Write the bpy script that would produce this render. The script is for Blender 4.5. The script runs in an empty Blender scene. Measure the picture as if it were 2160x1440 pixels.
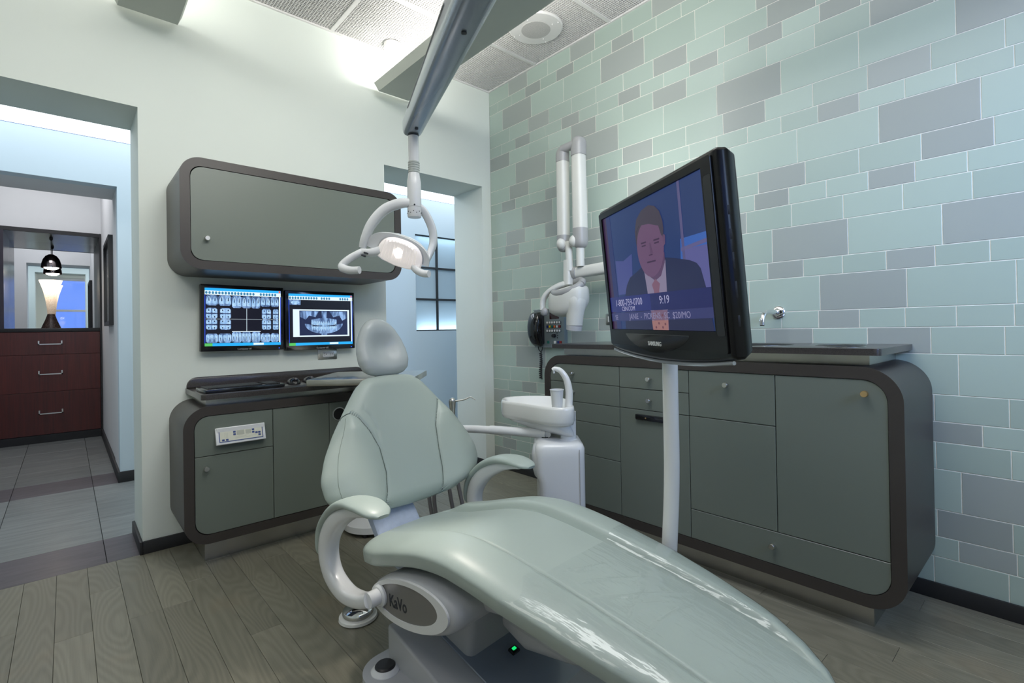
import bpy, bmesh, math, random
from math import sin, cos, pi, radians, sqrt, atan2
from mathutils import Vector, Matrix
random.seed(7)
SC = bpy.context.scene
COL = SC.collection

# ------------------------------------------------------------------ camera
cam_d = bpy.data.cameras.new('camera')
cam_d.sensor_width = 36.0
cam_d.lens = 1055.91 / 2160 * 36.0
cam_d.shift_y = -31.97 / 2160
cam_d.clip_start = 0.02
cam = bpy.data.objects.new('camera', cam_d)
COL.objects.link(cam)
_yaw, _pitch, _roll = radians(41.7026), radians(0.35), radians(-0.9576)
_f = Vector((sin(_yaw) * cos(_pitch), cos(_yaw) * cos(_pitch), sin(_pitch)))
_r = Vector((cos(_yaw), -sin(_yaw), 0))
_u = _r.cross(_f)
_r2 = _r * cos(_roll) + _u * sin(_roll)
_u2 = -_r * sin(_roll) + _u * cos(_roll)
CAMR, CAMU, CAMF = _r2, _u2, _f
mw = Matrix((_r2, _u2, -_f)).transposed().to_4x4()
mw.translation = Vector((-2.35244, -2.85269, 1.0))
cam.matrix_world = mw
SC.camera = cam

# ------------------------------------------------------------------ exposure, sky, large lights
SC.view_settings.view_transform = 'Standard'
SC.view_settings.look = 'None'
SC.view_settings.gamma = 1.0
SC.view_settings.exposure = 0.06
SC.view_settings.use_curve_mapping = False
wd = bpy.data.worlds.new('sky')
SC.world = wd
wd.use_nodes = True
wd.node_tree.nodes['Background'].inputs[0].default_value = (0.16, 0.30, 0.85, 1)
wd.node_tree.nodes['Background'].inputs[1].default_value = 1.3


def area(name, loc, target, sx, sy, power, color, spread=180):
    l = bpy.data.lights.new(name, 'AREA')
    l.shape = 'RECTANGLE'
    l.size, l.size_y = sx, sy
    l.energy = power
    l.color = color
    l.spread = radians(spread)
    o = bpy.data.objects.new(name, l)
    COL.objects.link(o)
    o.location = loc
    d = Vector(target) - Vector(loc)
    o.rotation_euler = d.to_track_quat('-Z', 'Y').to_euler()
    return o


# tubes lying in the two hung ceiling troughs (they wash the ceiling and the tops of the walls)
area('trough_lamp', (-0.83, -1.40, 2.508), (-0.83, -1.40, 3), 0.15, 2.5, 11, (1.0, 0.975, 0.92))
area('trough_lamp', (-2.06, -1.40, 2.508), (-2.06, -1.40, 3), 0.15, 2.5, 14, (1.0, 0.985, 0.90))
area('trough_lamp', (-0.76, -1.40, 2.512), (0.0, -1.40, 2.80), 0.05, 2.4, 5.2, (1.0, 0.98, 0.94))
area('trough_lamp', (-0.83, -0.20, 2.512), (-0.83, 0.5, 2.80), 0.15, 0.05, 1.2, (1.0, 0.98, 0.94))
# added fill lights, no fixtures: overhead, and aimed at the upper walls
area('ceiling_lamp', (-1.45, -2.05, 2.72), (-1.45, -2.05, 0), 0.7, 1.5, 22, (0.97, 0.985, 0.97))
area('ceiling_lamp', (-1.35, -3.55, 2.70), (-1.35, -3.55, 0), 1.6, 0.8, 5, (1.0, 0.97, 0.92))
area('ceiling_lamp', (-3.3, -1.9, 2.70), (-3.3, -1.9, 0), 0.8, 1.6, 12, (1.0, 0.97, 0.90))
area('wall_washer', (-2.3, -3.2, 2.68), (-1.5, 0.0, 2.35), 2.2, 0.35, 15, (0.99, 0.98, 0.92), 80)
area('wall_washer', (-2.2, -3.0, 2.70), (0.0, -2.2, 2.40), 1.2, 0.3, 2.5, (1.0, 0.985, 0.95), 90)
# added bluish fill near the front wall, gives the right wall its blue tint
area('cool_fill', (-1.0, -4.30, 1.95), (0.0, -2.45, 1.30), 0.8, 0.9, 9, (0.42, 0.60, 1.0), 75)
# added fill lights for the corridor and hall behind the back wall
area('corridor_fill', (-1.2, 0.82, 2.30), (-1.2, 0.95, 0), 4.2, 0.30, 17, (0.82, 0.91, 1.0))
area('hall_fill', (-2.6, 2.75, 2.68), (-2.6, 2.9, 0), 0.9, 0.9, 12, (0.97, 0.97, 1.0))


# ------------------------------------------------------------------ materials
def mat(name, col, rough=0.5, metal=0.0, spec=0.5, coat=0.0, var=0.04, vscale=6.0, bump=0.0, bscale=120.0, emit=0.0, ecol=None, aniso=0.0):
    m = bpy.data.materials.new(name)
    m.use_nodes = True
    nt = m.node_tree
    b = nt.nodes['Principled BSDF']
    b.inputs['Roughness'].default_value = rough
    b.inputs['Metallic'].default_value = metal
    b.inputs['Specular IOR Level'].default_value = spec
    b.inputs['Coat Weight'].default_value = coat
    b.inputs['Coat Roughness'].default_value = 0.08
    tc = nt.nodes.new('ShaderNodeTexCoord')
    nz = nt.nodes.new('ShaderNodeTexNoise')
    nz.inputs['Scale'].default_value = vscale
    nz.inputs['Detail'].default_value = 3
    nt.links.new(tc.outputs['Object'], nz.inputs['Vector'])
    rp = nt.nodes.new('ShaderNodeValToRGB')
    c0 = [max(0, c * (1 - var)) for c in col]
    c1 = [min(1, c * (1 + var)) for c in col]
    rp.color_ramp.elements[0].position = 0.3
    rp.color_ramp.elements[1].position = 0.7
    rp.color_ramp.elements[0].color = (*c0, 1)
    rp.color_ramp.elements[1].color = (*c1, 1)
    nt.links.new(nz.outputs['Fac'], rp.inputs['Fac'])
    nt.links.new(rp.outputs['Color'], b.inputs['Base Color'])
    if bump:
        n2 = nt.nodes.new('ShaderNodeTexNoise')
        n2.inputs['Scale'].default_value = bscale
        n2.inputs['Detail'].default_value = 2
        nt.links.new(tc.outputs['Object'], n2.inputs['Vector'])
        bp = nt.nodes.new('ShaderNodeBump')
        bp.inputs['Strength'].default_value = bump
        bp.inputs['Distance'].default_value = 0.002
        nt.links.new(n2.outputs['Fac'], bp.inputs['Height'])
        nt.links.new(bp.outputs['Normal'], b.inputs['Normal'])
    if emit:
        b.inputs['Emission Color'].default_value = (*(ecol or col), 1)
        b.inputs['Emission Strength'].default_value = emit
    return m


def emat(name, col, s=1.0):
    m = bpy.data.materials.new(name)
    m.use_nodes = True
    nt = m.node_tree
    b = nt.nodes['Principled BSDF']
    b.inputs['Base Color'].default_value = (0.01, 0.01, 0.012, 1)
    b.inputs['Roughness'].default_value = 0.25
    b.inputs['Emission Color'].default_value = (*col, 1)
    b.inputs['Emission Strength'].default_value = s
    return m


def s2l(r, g, b):
    f = lambda c: c / 12.92 if c <= 0.04045 else ((c + 0.055) / 1.055) ** 2.4
    return tuple(f(x / 255.0) for x in (r, g, b))


M = {}
M['wall'] = mat('painted_plaster', (0.735, 0.785, 0.74), 0.75, var=0.012, vscale=1.5, bump=0.05, bscale=90)
M['wall_blue'] = mat('pale_blue_paint', (0.60, 0.70, 0.76), 0.75, var=0.012, vscale=1.5)
M['wall_white'] = mat('white_paint', (0.72, 0.73, 0.74), 0.75, var=0.012)
M['grout'] = mat('pale_grout', (0.88, 0.87, 0.80), 0.85, var=0.06, vscale=40)
M['base'] = mat('black_rubber_baseboard', (0.018, 0.018, 0.02), 0.5)
M['cab'] = mat('grey_green_laminate', (0.152, 0.176, 0.152), 0.34, var=0.02, vscale=2)
M['frame'] = mat('dark_bronze_laminate', (0.046, 0.039, 0.035), 0.38, var=0.05, vscale=3)
M['dark'] = mat('dark_void', (0.006, 0.006, 0.006), 0.8)
M['stone'] = mat('speckled_black_stone', (0.042, 0.036, 0.034), 0.28, var=0.55, vscale=420, coat=0.3)
M['steel'] = mat('brushed_steel', (0.50, 0.49, 0.46), 0.27, 1.0, var=0.06, vscale=14)
M['chrome'] = mat('chrome', (0.85, 0.85, 0.87), 0.06, 1.0, var=0.01)
M['nickel'] = mat('satin_nickel', (0.68, 0.67, 0.64), 0.28, 1.0, var=0.02)
M['brass'] = mat('warm_satin_knob', (0.80, 0.55, 0.28), 0.32, 1.0, var=0.05)  # warm tone also stands for a glow caught by one knob
M['white'] = mat('white_enamel', (0.74, 0.75, 0.76), 0.25, coat=0.35, var=0.01)
M['porc'] = mat('white_glazed_ceramic', (0.80, 0.80, 0.78), 0.10, coat=0.5, var=0.008)
M['lgrey'] = mat('light_grey_plastic', (0.44, 0.45, 0.47), 0.35, var=0.02)
M['mgrey'] = mat('mid_grey_plastic', (0.40, 0.40, 0.40), 0.38, var=0.02)
M['badge'] = mat('grey_badge_plate', (0.17, 0.165, 0.16), 0.3, coat=0.3, var=0.02)
M['black'] = mat('gloss_black_plastic', (0.008, 0.008, 0.010), 0.10, coat=0.4, var=0.05)
M['blackm'] = mat('matt_black_plastic', (0.014, 0.014, 0.016), 0.42, var=0.1)
M['tvblack'] = mat('piano_black_plastic', (0.007, 0.007, 0.008), 0.22, spec=0.35, var=0.05)
M['vinyl'] = mat('mint_grey_vinyl', (0.42, 0.49, 0.455), 0.36, var=0.02, vscale=4, bump=0.06, bscale=420)
M['vinyl_head'] = mat('silver_vinyl', (0.46, 0.50, 0.51), 0.27, var=0.02, vscale=4, bump=0.06, bscale=420)
M['seam'] = mat('dark_seam', (0.13, 0.16, 0.14), 0.6)
M['seam2'] = mat('pale_stitching', (0.27, 0.32, 0.28), 0.6)
M['print'] = mat('dark_print', (0.02, 0.025, 0.035), 0.5)
M['bracket'] = mat('pale_blue_ribbed_plastic', (0.42, 0.48, 0.62), 0.5, var=0.05, vscale=60, bump=0.5, bscale=260)
M['trough'] = mat('pale_green_metal_trough', (0.52, 0.55, 0.50), 0.5, var=0.015)
M['grid'] = mat('white_ceiling_grid', (0.80, 0.79, 0.78), 0.5, var=0.02)
M['plenum'] = mat('grey_plenum', (0.17, 0.165, 0.165), 0.9)
M['wood'] = None
M['mahog'] = None
M['hose'] = mat('grey_hose', (0.17, 0.16, 0.165), 0.45)
M['phone_box'] = mat('blue_grey_metal_plate', (0.21, 0.25, 0.26), 0.4, 0.2)
M['key'] = mat('charcoal_keys', (0.022, 0.022, 0.024), 0.45)
M['panel'] = mat('cream_membrane', (0.62, 0.62, 0.52), 0.4)
M['panel_blue'] = mat('blue_print', (0.03, 0.06, 0.22), 0.4)
M['frost'] = None


def build_wood():
    m = bpy.data.materials.new('grey_oak_planks')
    m.use_nodes = True
    nt = m.node_tree
    L = nt.links.new
    b = nt.nodes['Principled BSDF']
    geo = nt.nodes.new('ShaderNodeNewGeometry')
    oi = nt.nodes.new('ShaderNodeObjectInfo')
    mp = nt.nodes.new('ShaderNodeMapping')
    mp.inputs['Scale'].default_value = (1.0, 0.16, 1.0)
    add = nt.nodes.new('ShaderNodeVectorMath')
    add.operation = 'ADD'
    sc = nt.nodes.new('ShaderNodeVectorMath')
    sc.operation = 'SCALE'
    cmb = nt.nodes.new('ShaderNodeCombineXYZ')
    L(oi.outputs['Random'], cmb.inputs[0])
    L(oi.outputs['Random'], cmb.inputs[1])
    L(oi.outputs['Random'], cmb.inputs[2])
    L(cmb.outputs[0], sc.inputs[0])
    sc.inputs['Scale'].default_value = 37.0
    L(geo.outputs['Position'], add.inputs[0])
    L(sc.outputs[0], add.inputs[1])
    L(add.outputs[0], mp.inputs[0])
    # cathedral grain: contour lines of a smooth noise field
    n1 = nt.nodes.new('ShaderNodeTexNoise')
    n1.inputs['Scale'].default_value = 7.0
    n1.inputs['Detail'].default_value = 1.2
    n1.inputs['Roughness'].default_value = 0.35
    L(mp.outputs[0], n1.inputs['Vector'])
    mu = nt.nodes.new('ShaderNodeMath')
    mu.operation = 'MULTIPLY'
    mu.inputs[1].default_value = 150.0
    L(n1.outputs['Fac'], mu.inputs[0])
    sn = nt.nodes.new('ShaderNodeMath')
    sn.operation = 'SINE'
    L(mu.outputs[0], sn.inputs[0])
    # pores
    mp2 = nt.nodes.new('ShaderNodeMapping')
    mp2.inputs['Scale'].default_value = (260, 9, 1)
    L(add.outputs[0], mp2.inputs[0])
    n2 = nt.nodes.new('ShaderNodeTexNoise')
    n2.inputs['Scale'].default_value = 1.0
    n2.inputs['Detail'].default_value = 2
    L(mp2.outputs[0], n2.inputs['Vector'])
    # blotches of worn, warmer wood
    n3 = nt.nodes.new('ShaderNodeTexNoise')
    n3.inputs['Scale'].default_value = 3.2
    n3.inputs['Detail'].default_value = 4
    L(geo.outputs['Position'], n3.inputs['Vector'])
    rp = nt.nodes.new('ShaderNodeValToRGB')
    rp.color_ramp.elements[0].position = 0.2
    rp.color_ramp.elements[0].color = (*s2l(113, 111, 98), 1)
    rp.color_ramp.elements[1].position = 0.95
    rp.color_ramp.elements[1].color = (*s2l(145, 141, 125), 1)
    mr = nt.nodes.new('ShaderNodeMath')
    mr.operation = 'MULTIPLY_ADD'
    mr.inputs[1].default_value = 0.13
    mr.inputs[2].default_value = 0.5
    L(sn.outputs[0], mr.inputs[0])
    av = nt.nodes.new('ShaderNodeMath')
    av.operation = 'MULTIPLY_ADD'
    av.inputs[1].default_value = 0.55
    L(n2.outputs['Fac'], av.inputs[0])
    half = nt.nodes.new('ShaderNodeMath')
    half.operation = 'ADD'
    half.inputs[1].default_value = -0.26
    L(mr.outputs[0], half.inputs[0])
    L(half.outputs[0], av.inputs[2])
    L(av.outputs[0], rp.inputs['Fac'])
    wr = nt.nodes.new('ShaderNodeValToRGB')
    wr.color_ramp.elements[0].position = 0.58
    wr.color_ramp.elements[0].color = (0, 0, 0, 1)
    wr.color_ramp.elements[1].position = 0.78
    wr.color_ramp.elements[1].color = (0.35, 0.35, 0.35, 1)
    L(n3.outputs['Fac'], wr.inputs['Fac'])
    mx = nt.nodes.new('ShaderNodeMix')
    mx.data_type = 'RGBA'
    L(wr.outputs['Color'], mx.inputs['Factor'])
    L(rp.outputs['Color'], mx.inputs['A'])
    mx.inputs['B'].default_value = (*s2l(158, 136, 108), 1)
    hv = nt.nodes.new('ShaderNodeHueSaturation')
    vr = nt.nodes.new('ShaderNodeMapRange')
    vr.inputs['To Min'].default_value = 0.86
    vr.inputs['To Max'].default_value = 1.12
    L(oi.outputs['Random'], vr.inputs['Value'])
    L(vr.outputs[0], hv.inputs['Value'])
    L(mx.outputs['Result'], hv.inputs['Color'])
    L(hv.outputs[0], b.inputs['Base Color'])
    rr_ = nt.nodes.new('ShaderNodeMapRange')
    rr_.inputs['To Min'].default_value = 0.28
    rr_.inputs['To Max'].default_value = 0.48
    L(n2.outputs['Fac'], rr_.inputs['Value'])
    L(rr_.outputs[0], b.inputs['Roughness'])
    bp = nt.nodes.new('ShaderNodeBump')
    bp.inputs['Strength'].default_value = 0.35
    bp.inputs['Distance'].default_value = 0.001
    L(av.outputs[0], bp.inputs['Height'])
    L(bp.outputs[0], b.inputs['Normal'])
    return m


def build_streak(name, c0, c1, scale=(90, 90, 3), rough=0.4, coat=0.2, rnd=True):
    m = bpy.data.materials.new(name)
    m.use_nodes = True
    nt = m.node_tree
    L = nt.links.new
    b = nt.nodes['Principled BSDF']
    geo = nt.nodes.new('ShaderNodeNewGeometry')
    oi = nt.nodes.new('ShaderNodeObjectInfo')
    mp = nt.nodes.new('ShaderNodeMapping')
    mp.inputs['Scale'].default_value = scale
    L(geo.outputs['Position'], mp.inputs[0])
    n = nt.nodes.new('ShaderNodeTexNoise')
    n.noise_dimensions = '4D'
    n.inputs['Scale'].default_value = 1.0
    n.inputs['Detail'].default_value = 5
    n.inputs['Roughness'].default_value = 0.6
    n.inputs['Distortion'].default_value = 0.6
    ww = nt.nodes.new('ShaderNodeMath')
    ww.operation = 'MULTIPLY'
    ww.inputs[1].default_value = 9.0
    L(oi.outputs['Random'], ww.inputs[0])
    L(ww.outputs[0], n.inputs['W'])
    L(mp.outputs[0], n.inputs['Vector'])
    rp = nt.nodes.new('ShaderNodeValToRGB')
    rp.color_ramp.elements[0].position = 0.32
    rp.color_ramp.elements[0].color = (*c0, 1)
    rp.color_ramp.elements[1].position = 0.7
    rp.color_ramp.elements[1].color = (*c1, 1)
    L(n.outputs['Fac'], rp.inputs['Fac'])
    hv = nt.nodes.new('ShaderNodeHueSaturation')
    vr = nt.nodes.new('ShaderNodeMapRange')
    vr.inputs['To Min'].default_value = 0.9 if rnd else 1
    vr.inputs['To Max'].default_value = 1.1 if rnd else 1
    L(oi.outputs['Random'], vr.inputs['Value'])
    L(vr.outputs[0], hv.inputs['Value'])
    L(rp.outputs[0], hv.inputs['Color'])
    L(hv.outputs[0], b.inputs['Base Color'])
    b.inputs['Roughness'].default_value = rough
    b.inputs['Coat Weight'].default_value = coat
    b.inputs['Coat Roughness'].default_value = 0.2
    return m


def build_tile(name, col, rough):
    m = bpy.data.materials.new(name)
    m.use_nodes = True
    nt = m.node_tree
    L = nt.links.new
    b = nt.nodes['Principled BSDF']
    oi = nt.nodes.new('ShaderNodeObjectInfo')
    hv = nt.nodes.new('ShaderNodeHueSaturation')
    hv.inputs['Color'].default_value = (*col, 1)
    vr = nt.nodes.new('ShaderNodeMapRange')
    vr.inputs['To Min'].default_value = 0.93
    vr.inputs['To Max'].default_value = 1.07
    L(oi.outputs['Random'], vr.inputs['Value'])
    L(vr.outputs[0], hv.inputs['Value'])
    L(hv.outputs[0], b.inputs['Base Color'])
    b.inputs['Roughness'].default_value = rough
    b.inputs['Specular IOR Level'].default_value = 0.5
    return m


M['wood'] = build_wood()
M['mahog'] = build_streak('mahogany_veneer', s2l(66, 20, 16), s2l(92, 32, 26), (70, 70, 2.5), 0.38, 0.25)
M['slate'] = build_streak('grey_slate_tile', s2l(104, 108, 107), s2l(132, 134, 132), (4, 34, 4), 0.42, 0.15)
M['slate_dark'] = build_streak('purple_slate_tile', s2l(74, 69, 74), s2l(96, 90, 95), (5, 30, 4), 0.42, 0.15)
M['tile_g'] = build_tile('frosted_green_glass', (0.425, 0.525, 0.47), 0.32)
M['tile_y'] = build_tile('frosted_grey_glass', (0.365, 0.405, 0.385), 0.32)


def glassmix(name, tint, fac, rough=0.03, bump=0.0, bscale=20.0):
    m = bpy.data.materials.new(name)
    m.use_nodes = True
    nt = m.node_tree
    L = nt.links.new
    nt.nodes.remove(nt.nodes['Principled BSDF'])
    t = nt.nodes.new('ShaderNodeBsdfTransparent')
    t.inputs[0].default_value = (*tint, 1)
    g = nt.nodes.new('ShaderNodeBsdfGlossy')
    g.inputs['Roughness'].default_value = rough
    mx = nt.nodes.new('ShaderNodeMixShader')
    fr = nt.nodes.new('ShaderNodeLayerWeight')
    fr.inputs['Blend'].default_value = 0.3
    pw_ = nt.nodes.new('ShaderNodeMath')
    pw_.operation = 'POWER'
    pw_.inputs[1].default_value = 3.0
    L(fr.outputs['Facing'], pw_.inputs[0])
    ad = nt.nodes.new('ShaderNodeMath')
    ad.operation = 'MULTIPLY_ADD'
    ad.inputs[1].default_value = 0.6
    ad.inputs[2].default_value = 0.035 + fac
    L(pw_.outputs[0], ad.inputs[0])
    L(ad.outputs[0], mx.inputs[0])
    L(t.outputs[0], mx.inputs[1])
    L(g.outputs[0], mx.inputs[2])
    if bump:
        tc = nt.nodes.new('ShaderNodeTexCoord')
        mp = nt.nodes.new('ShaderNodeMapping')
        m0 = nt.nodes.new('ShaderNodeMapping')
        m0.inputs['Rotation'].default_value = (0, 0, radians(-6))
        mp.inputs['Scale'].default_value = (5, 0.22, 5)
        nz = nt.nodes.new('ShaderNodeTexNoise')
        nz.inputs['Scale'].default_value = bscale
        nz.inputs['Detail'].default_value = 2
        bp = nt.nodes.new('ShaderNodeBump')
        bp.inputs['Strength'].default_value = bump
        bp.inputs['Distance'].default_value = 0.01
        L(tc.outputs['Object'], m0.inputs[0])
        L(m0.outputs[0], mp.inputs[0])
        L(mp.outputs[0], nz.inputs['Vector'])
        L(nz.outputs['Fac'], bp.inputs['Height'])
        L(bp.outputs[0], g.inputs['Normal'])
        L(bp.outputs[0], fr.inputs['Normal'])
    L(mx.outputs[0], nt.nodes['Material Output'].inputs['Surface'])
    return m


M['glass'] = glassmix('window_glass', (0.95, 0.97, 1.0), 0.0)
M['film'] = glassmix('clear_vinyl_film', (0.99, 0.995, 1.0), 0.03, 0.11, 0.32, 12.0)
M['mirror'] = mat('mirror_silver', (0.86, 0.88, 0.90), 0.015, 1.0, var=0.0)


# ------------------------------------------------------------------ mesh helpers
BASE = {}      # object name -> world base point of its root


class B:
    """collects shapes in world coordinates and links them as ONE mesh object"""

    def __init__(self):
        self.bm = bmesh.new()
        self.mi = 0

    def face(self, vs, mi=None):
        try:
            f = self.bm.faces.new(vs)
            f.material_index = self.mi if mi is None else mi
            return f
        except ValueError:
            return None

    def vs(self, pts):
        return [self.bm.verts.new(p) for p in pts]

    def hexa(self, p, bev=0.0, seg=2):
        v = self.vs(p)
        es = set()
        fs = []
        for q in ((0, 3, 2, 1), (4, 5, 6, 7), (0, 1, 5, 4), (1, 2, 6, 5), (2, 3, 7, 6), (3, 0, 4, 7)):
            f = self.face([v[i] for i in q])
            fs.append(f)
            es.update(f.edges)
        if bev:
            r = bmesh.ops.bevel(self.bm, geom=list(es), offset=bev, segments=seg, profile=0.5, affect='EDGES', clamp_overlap=True)
            for f in r['faces']:
                f.material_index = self.mi
        return self

    def box(self, x0, y0, z0, x1, y1, z1, bev=0.0, seg=2):
        x0, x1 = min(x0, x1), max(x0, x1)
        y0, y1 = min(y0, y1), max(y0, y1)
        z0, z1 = min(z0, z1), max(z0, z1)
        return self.hexa([(x0, y0, z0), (x1, y0, z0), (x1, y1, z0), (x0, y1, z0), (x0, y0, z1), (x1, y0, z1), (x1, y1, z1), (x0, y1, z1)], bev, seg)

    def obox(self, c, ax, ay, az, hx, hy, hz, bev=0.0, seg=2):
        c, ax, ay, az = Vector(c), Vector(ax), Vector(ay), Vector(az)
        P = []
        for k in (-1, 1):
            for (i, j) in ((-1, -1), (1, -1), (1, 1), (-1, 1)):
                P.append(c + ax * hx * i + ay * hy * j + az * hz * k)
        return self.hexa(P, bev, seg)

    def extr(self, poly, fn, d0, d1, bev=0.0, caps=True, seg=2):
        """polygon (a,b) pairs; fn(a,b,d)->world; extruded from d0 to d1 (d1 = visible face, may be bevelled)"""
        n = len(poly)
        if bev:
            cx = sum(p[0] for p in poly) / n
            cy = sum(p[1] for p in poly) / n
        A = self.vs([fn(a, b, d0) for a, b in poly])
        C = self.vs([fn(a, b, d1) for a, b in poly])
        for i in range(n):
            j = (i + 1) % n
            self.face([A[i], A[j], C[j], C[i]])
        fa = self.face(A[::-1]) if caps else None
        fc = self.face(C)
        if bev and fc:
            r = bmesh.ops.bevel(self.bm, geom=list(fc.edges), offset=bev, segments=seg, profile=0.5, affect='EDGES', clamp_overlap=True)
            for f in r['faces']:
                f.material_index = self.mi
        return self

    def ring(self, outer, inner, fn, d0, d1):
        n = len(outer)
        O0 = self.vs([fn(a, b, d0) for a, b in outer])
        O1 = self.vs([fn(a, b, d1) for a, b in outer])
        I0 = self.vs([fn(a, b, d0) for a, b in inner])
        I1 = self.vs([fn(a, b, d1) for a, b in inner])
        for i in range(n):
            j = (i + 1) % n
            self.face([O0[i], O0[j], O1[j], O1[i]])
            self.face([O1[i], O1[j], I1[j], I1[i]])
            self.face([I1[i], I1[j], I0[j], I0[i]])
            self.face([I0[i], I0[j], O0[j], O0[i]])
        return self

    def loft(self, rings, cap=True):
        R = [self.vs(r) for r in rings]
        n = len(R[0])
        for a, b in zip(R, R[1:]):
            for i in range(n):
                j = (i + 1) % n
                self.face([a[i], a[j], b[j], b[i]])
        if cap:
            self.face(R[0][::-1])
            self.face(R[-1])
        return self

    def lathe(self, c, prof, axis=(0, 0, 1), seg=32, cap=True):
        c, az = Vector(c), Vector(axis).normalized()
        ax = az.orthogonal().normalized()
        ay = az.cross(ax)
        rings = []
        for r, h in prof:
            rings.append([c + az * h + (ax * cos(2 * pi * i / seg) + ay * sin(2 * pi * i / seg)) * r for i in range(seg)])
        return self.loft(rings, cap)

    def cyl(self, p0, p1, r0, r1=None, seg=20):
        p0, p1 = Vector(p0), Vector(p1)
        return self.lathe(p0, [(r0, 0), (r0 if r1 is None else r1, (p1 - p0).length)], p1 - p0, seg)

    def ball(self, c, rx, ry=None, rz=None, seg=20, ax=None):
        ry = rx if ry is None else ry
        rz = rx if rz is None else rz
        X, Y, Z = ax or (Vector((1, 0, 0)), Vector((0, 1, 0)), Vector((0, 0, 1)))
        c = Vector(c)
        rings = []
        for k in range(1, 12):
            t = pi * k / 12
            rings.append([c + X * rx * sin(t) * cos(2 * pi * i / seg) + Y * ry * sin(t) * sin(2 * pi * i / seg) - Z * rz * cos(t) for i in range(seg)])
        return self.loft(rings)

    def tube(self, pts, rad, seg=12, sub=6, rfn=None):
        P, Rr = smooth(pts, rad, sub)
        rings = []
        nrm = None
        for i, p in enumerate(P):
            t = (P[min(i + 1, len(P) - 1)] - P[max(i - 1, 0)]).normalized()
            if nrm is None:
                nrm = t.orthogonal().normalized()
            nrm = (nrm - t * nrm.dot(t)).normalized()
            bi = t.cross(nrm)
            rings.append([p + (nrm * cos(2 * pi * k / seg) + bi * sin(2 * pi * k / seg)) * Rr[i] for k in range(seg)])
        return self.loft(rings)

    def sweep(self, pts, wdir, hw, ht, seg=20, sub=6, power=2.6):
        """flat band: half width hw along wdir, half thickness ht across it"""
        P, W = smooth(pts, hw, sub)
        _, T = smooth(pts, ht, sub)
        wdir = Vector(wdir).normalized()
        rings = []
        e = 2.0 / power
        for i, p in enumerate(P):
            t = (P[min(i + 1, len(P) - 1)] - P[max(i - 1, 0)]).normalized()
            w = (wdir - t * wdir.dot(t)).normalized()
            nn = t.cross(w)
            ring = []
            for k in range(seg):
                a = 2 * pi * k / seg
                x = math.copysign(abs(cos(a)) ** e, cos(a))
                y = math.copysign(abs(sin(a)) ** e, sin(a))
                ring.append(p + w * W[i] * x + nn * T[i] * y)
            rings.append(ring)
        return self.loft(rings)

    def done(self, name, mats, parent=None, base=None, smooth_ang=32, kind=None, label=None):
        bm = self.bm
        bmesh.ops.recalc_face_normals(bm, faces=bm.faces[:])
        if not isinstance(mats, (list, tuple)):
            mats = [mats]
        if parent is not None:
            o0 = BASE[parent.name]
        elif base is not None:
            o0 = Vector(base)
        else:
            xs = [v.co for v in bm.verts]
            o0 = Vector((sum(v.x for v in xs) / len(xs), sum(v.y for v in xs) / len(xs), min(v.z for v in xs)))
        for v in bm.verts:
            v.co -= o0
        for f in bm.faces:
            f.smooth = True
        ca = radians(smooth_ang)
        for e in bm.edges:
            if len(e.link_faces) == 2:
                if e.calc_face_angle(0) > ca:
                    e.smooth = False
        me = bpy.data.meshes.new(name)
        bm.to_mesh(me)
        bm.free()
        for m in mats:
            me.materials.append(m)
        o = bpy.data.objects.new(name, me)
        COL.objects.link(o)
        if parent is None:
            o.location = o0
        else:
            o.parent = parent
        BASE[o.name] = o0
        if kind:
            o['kind'] = kind
        if label:
            o['label'] = label
        return o


def smooth(pts, rad, sub):
    P = [Vector(p) for p in pts]
    n = len(P)
    if not isinstance(rad, (list, tuple)):
        rad = [rad] * n
    if sub <= 1 or n < 3:
        return P, list(rad)
    out, ro = [], []
    for i in range(n - 1):
        p0, p1, p2, p3 = P[max(i - 1, 0)], P[i], P[i + 1], P[min(i + 2, n - 1)]
        r0, r1, r2, r3 = rad[max(i - 1, 0)], rad[i], rad[i + 1], rad[min(i + 2, n - 1)]
        for k in range(sub):
            t = k / sub
            a = -0.5 * t + t * t - 0.5 * t ** 3
            b = 1 - 2.5 * t * t + 1.5 * t ** 3
            c = 0.5 * t + 2 * t * t - 1.5 * t ** 3
            d = -0.5 * t * t + 0.5 * t ** 3
            out.append(p0 * a + p1 * b + p2 * c + p3 * d)
            ro.append(max(1e-4, r0 * a + r1 * b + r2 * c + r3 * d))
    out.append(P[-1])
    ro.append(rad[-1])
    return out, ro


def rr(a0, b0, a1, b1, r, n=8):
    """rounded rectangle, r = one radius or [bl, br, tr, tl]"""
    if not isinstance(r, (list, tuple)):
        r = [r] * 4
    out = []
    for (cx, cy, rad, st) in ((a0, b0, r[0], pi), (a1, b0, r[1], 1.5 * pi), (a1, b1, r[2], 0), (a0, b1, r[3], 0.5 * pi)):
        sx = 1 if cx == a0 else -1
        sy = 1 if cy == b0 else -1
        if rad <= 1e-6:
            out.append((cx, cy))
            continue
        for k in range(n + 1):
            t = st + 0.5 * pi * k / n
            out.append((cx + sx * rad + rad * cos(t), cy + sy * rad + rad * sin(t)))
    return out


def ell(ca, cb, ra, rb, tilt=0, n=40):
    return [(ca + ra * cos(2 * pi * k / n) * cos(tilt) - rb * sin(2 * pi * k / n) * sin(tilt), cb + ra * cos(2 * pi * k / n) * sin(tilt) + rb * sin(2 * pi * k / n) * cos(tilt)) for k in range(n)]


def thing(name, label, cat, base, group=None):
    o = bpy.data.objects.new(name, None)
    COL.objects.link(o)
    o.location = base
    o.empty_display_size = 0.1
    o['label'] = label
    o['category'] = cat
    if group:
        o['group'] = group
    BASE[o.name] = Vector(base)
    return o


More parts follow.
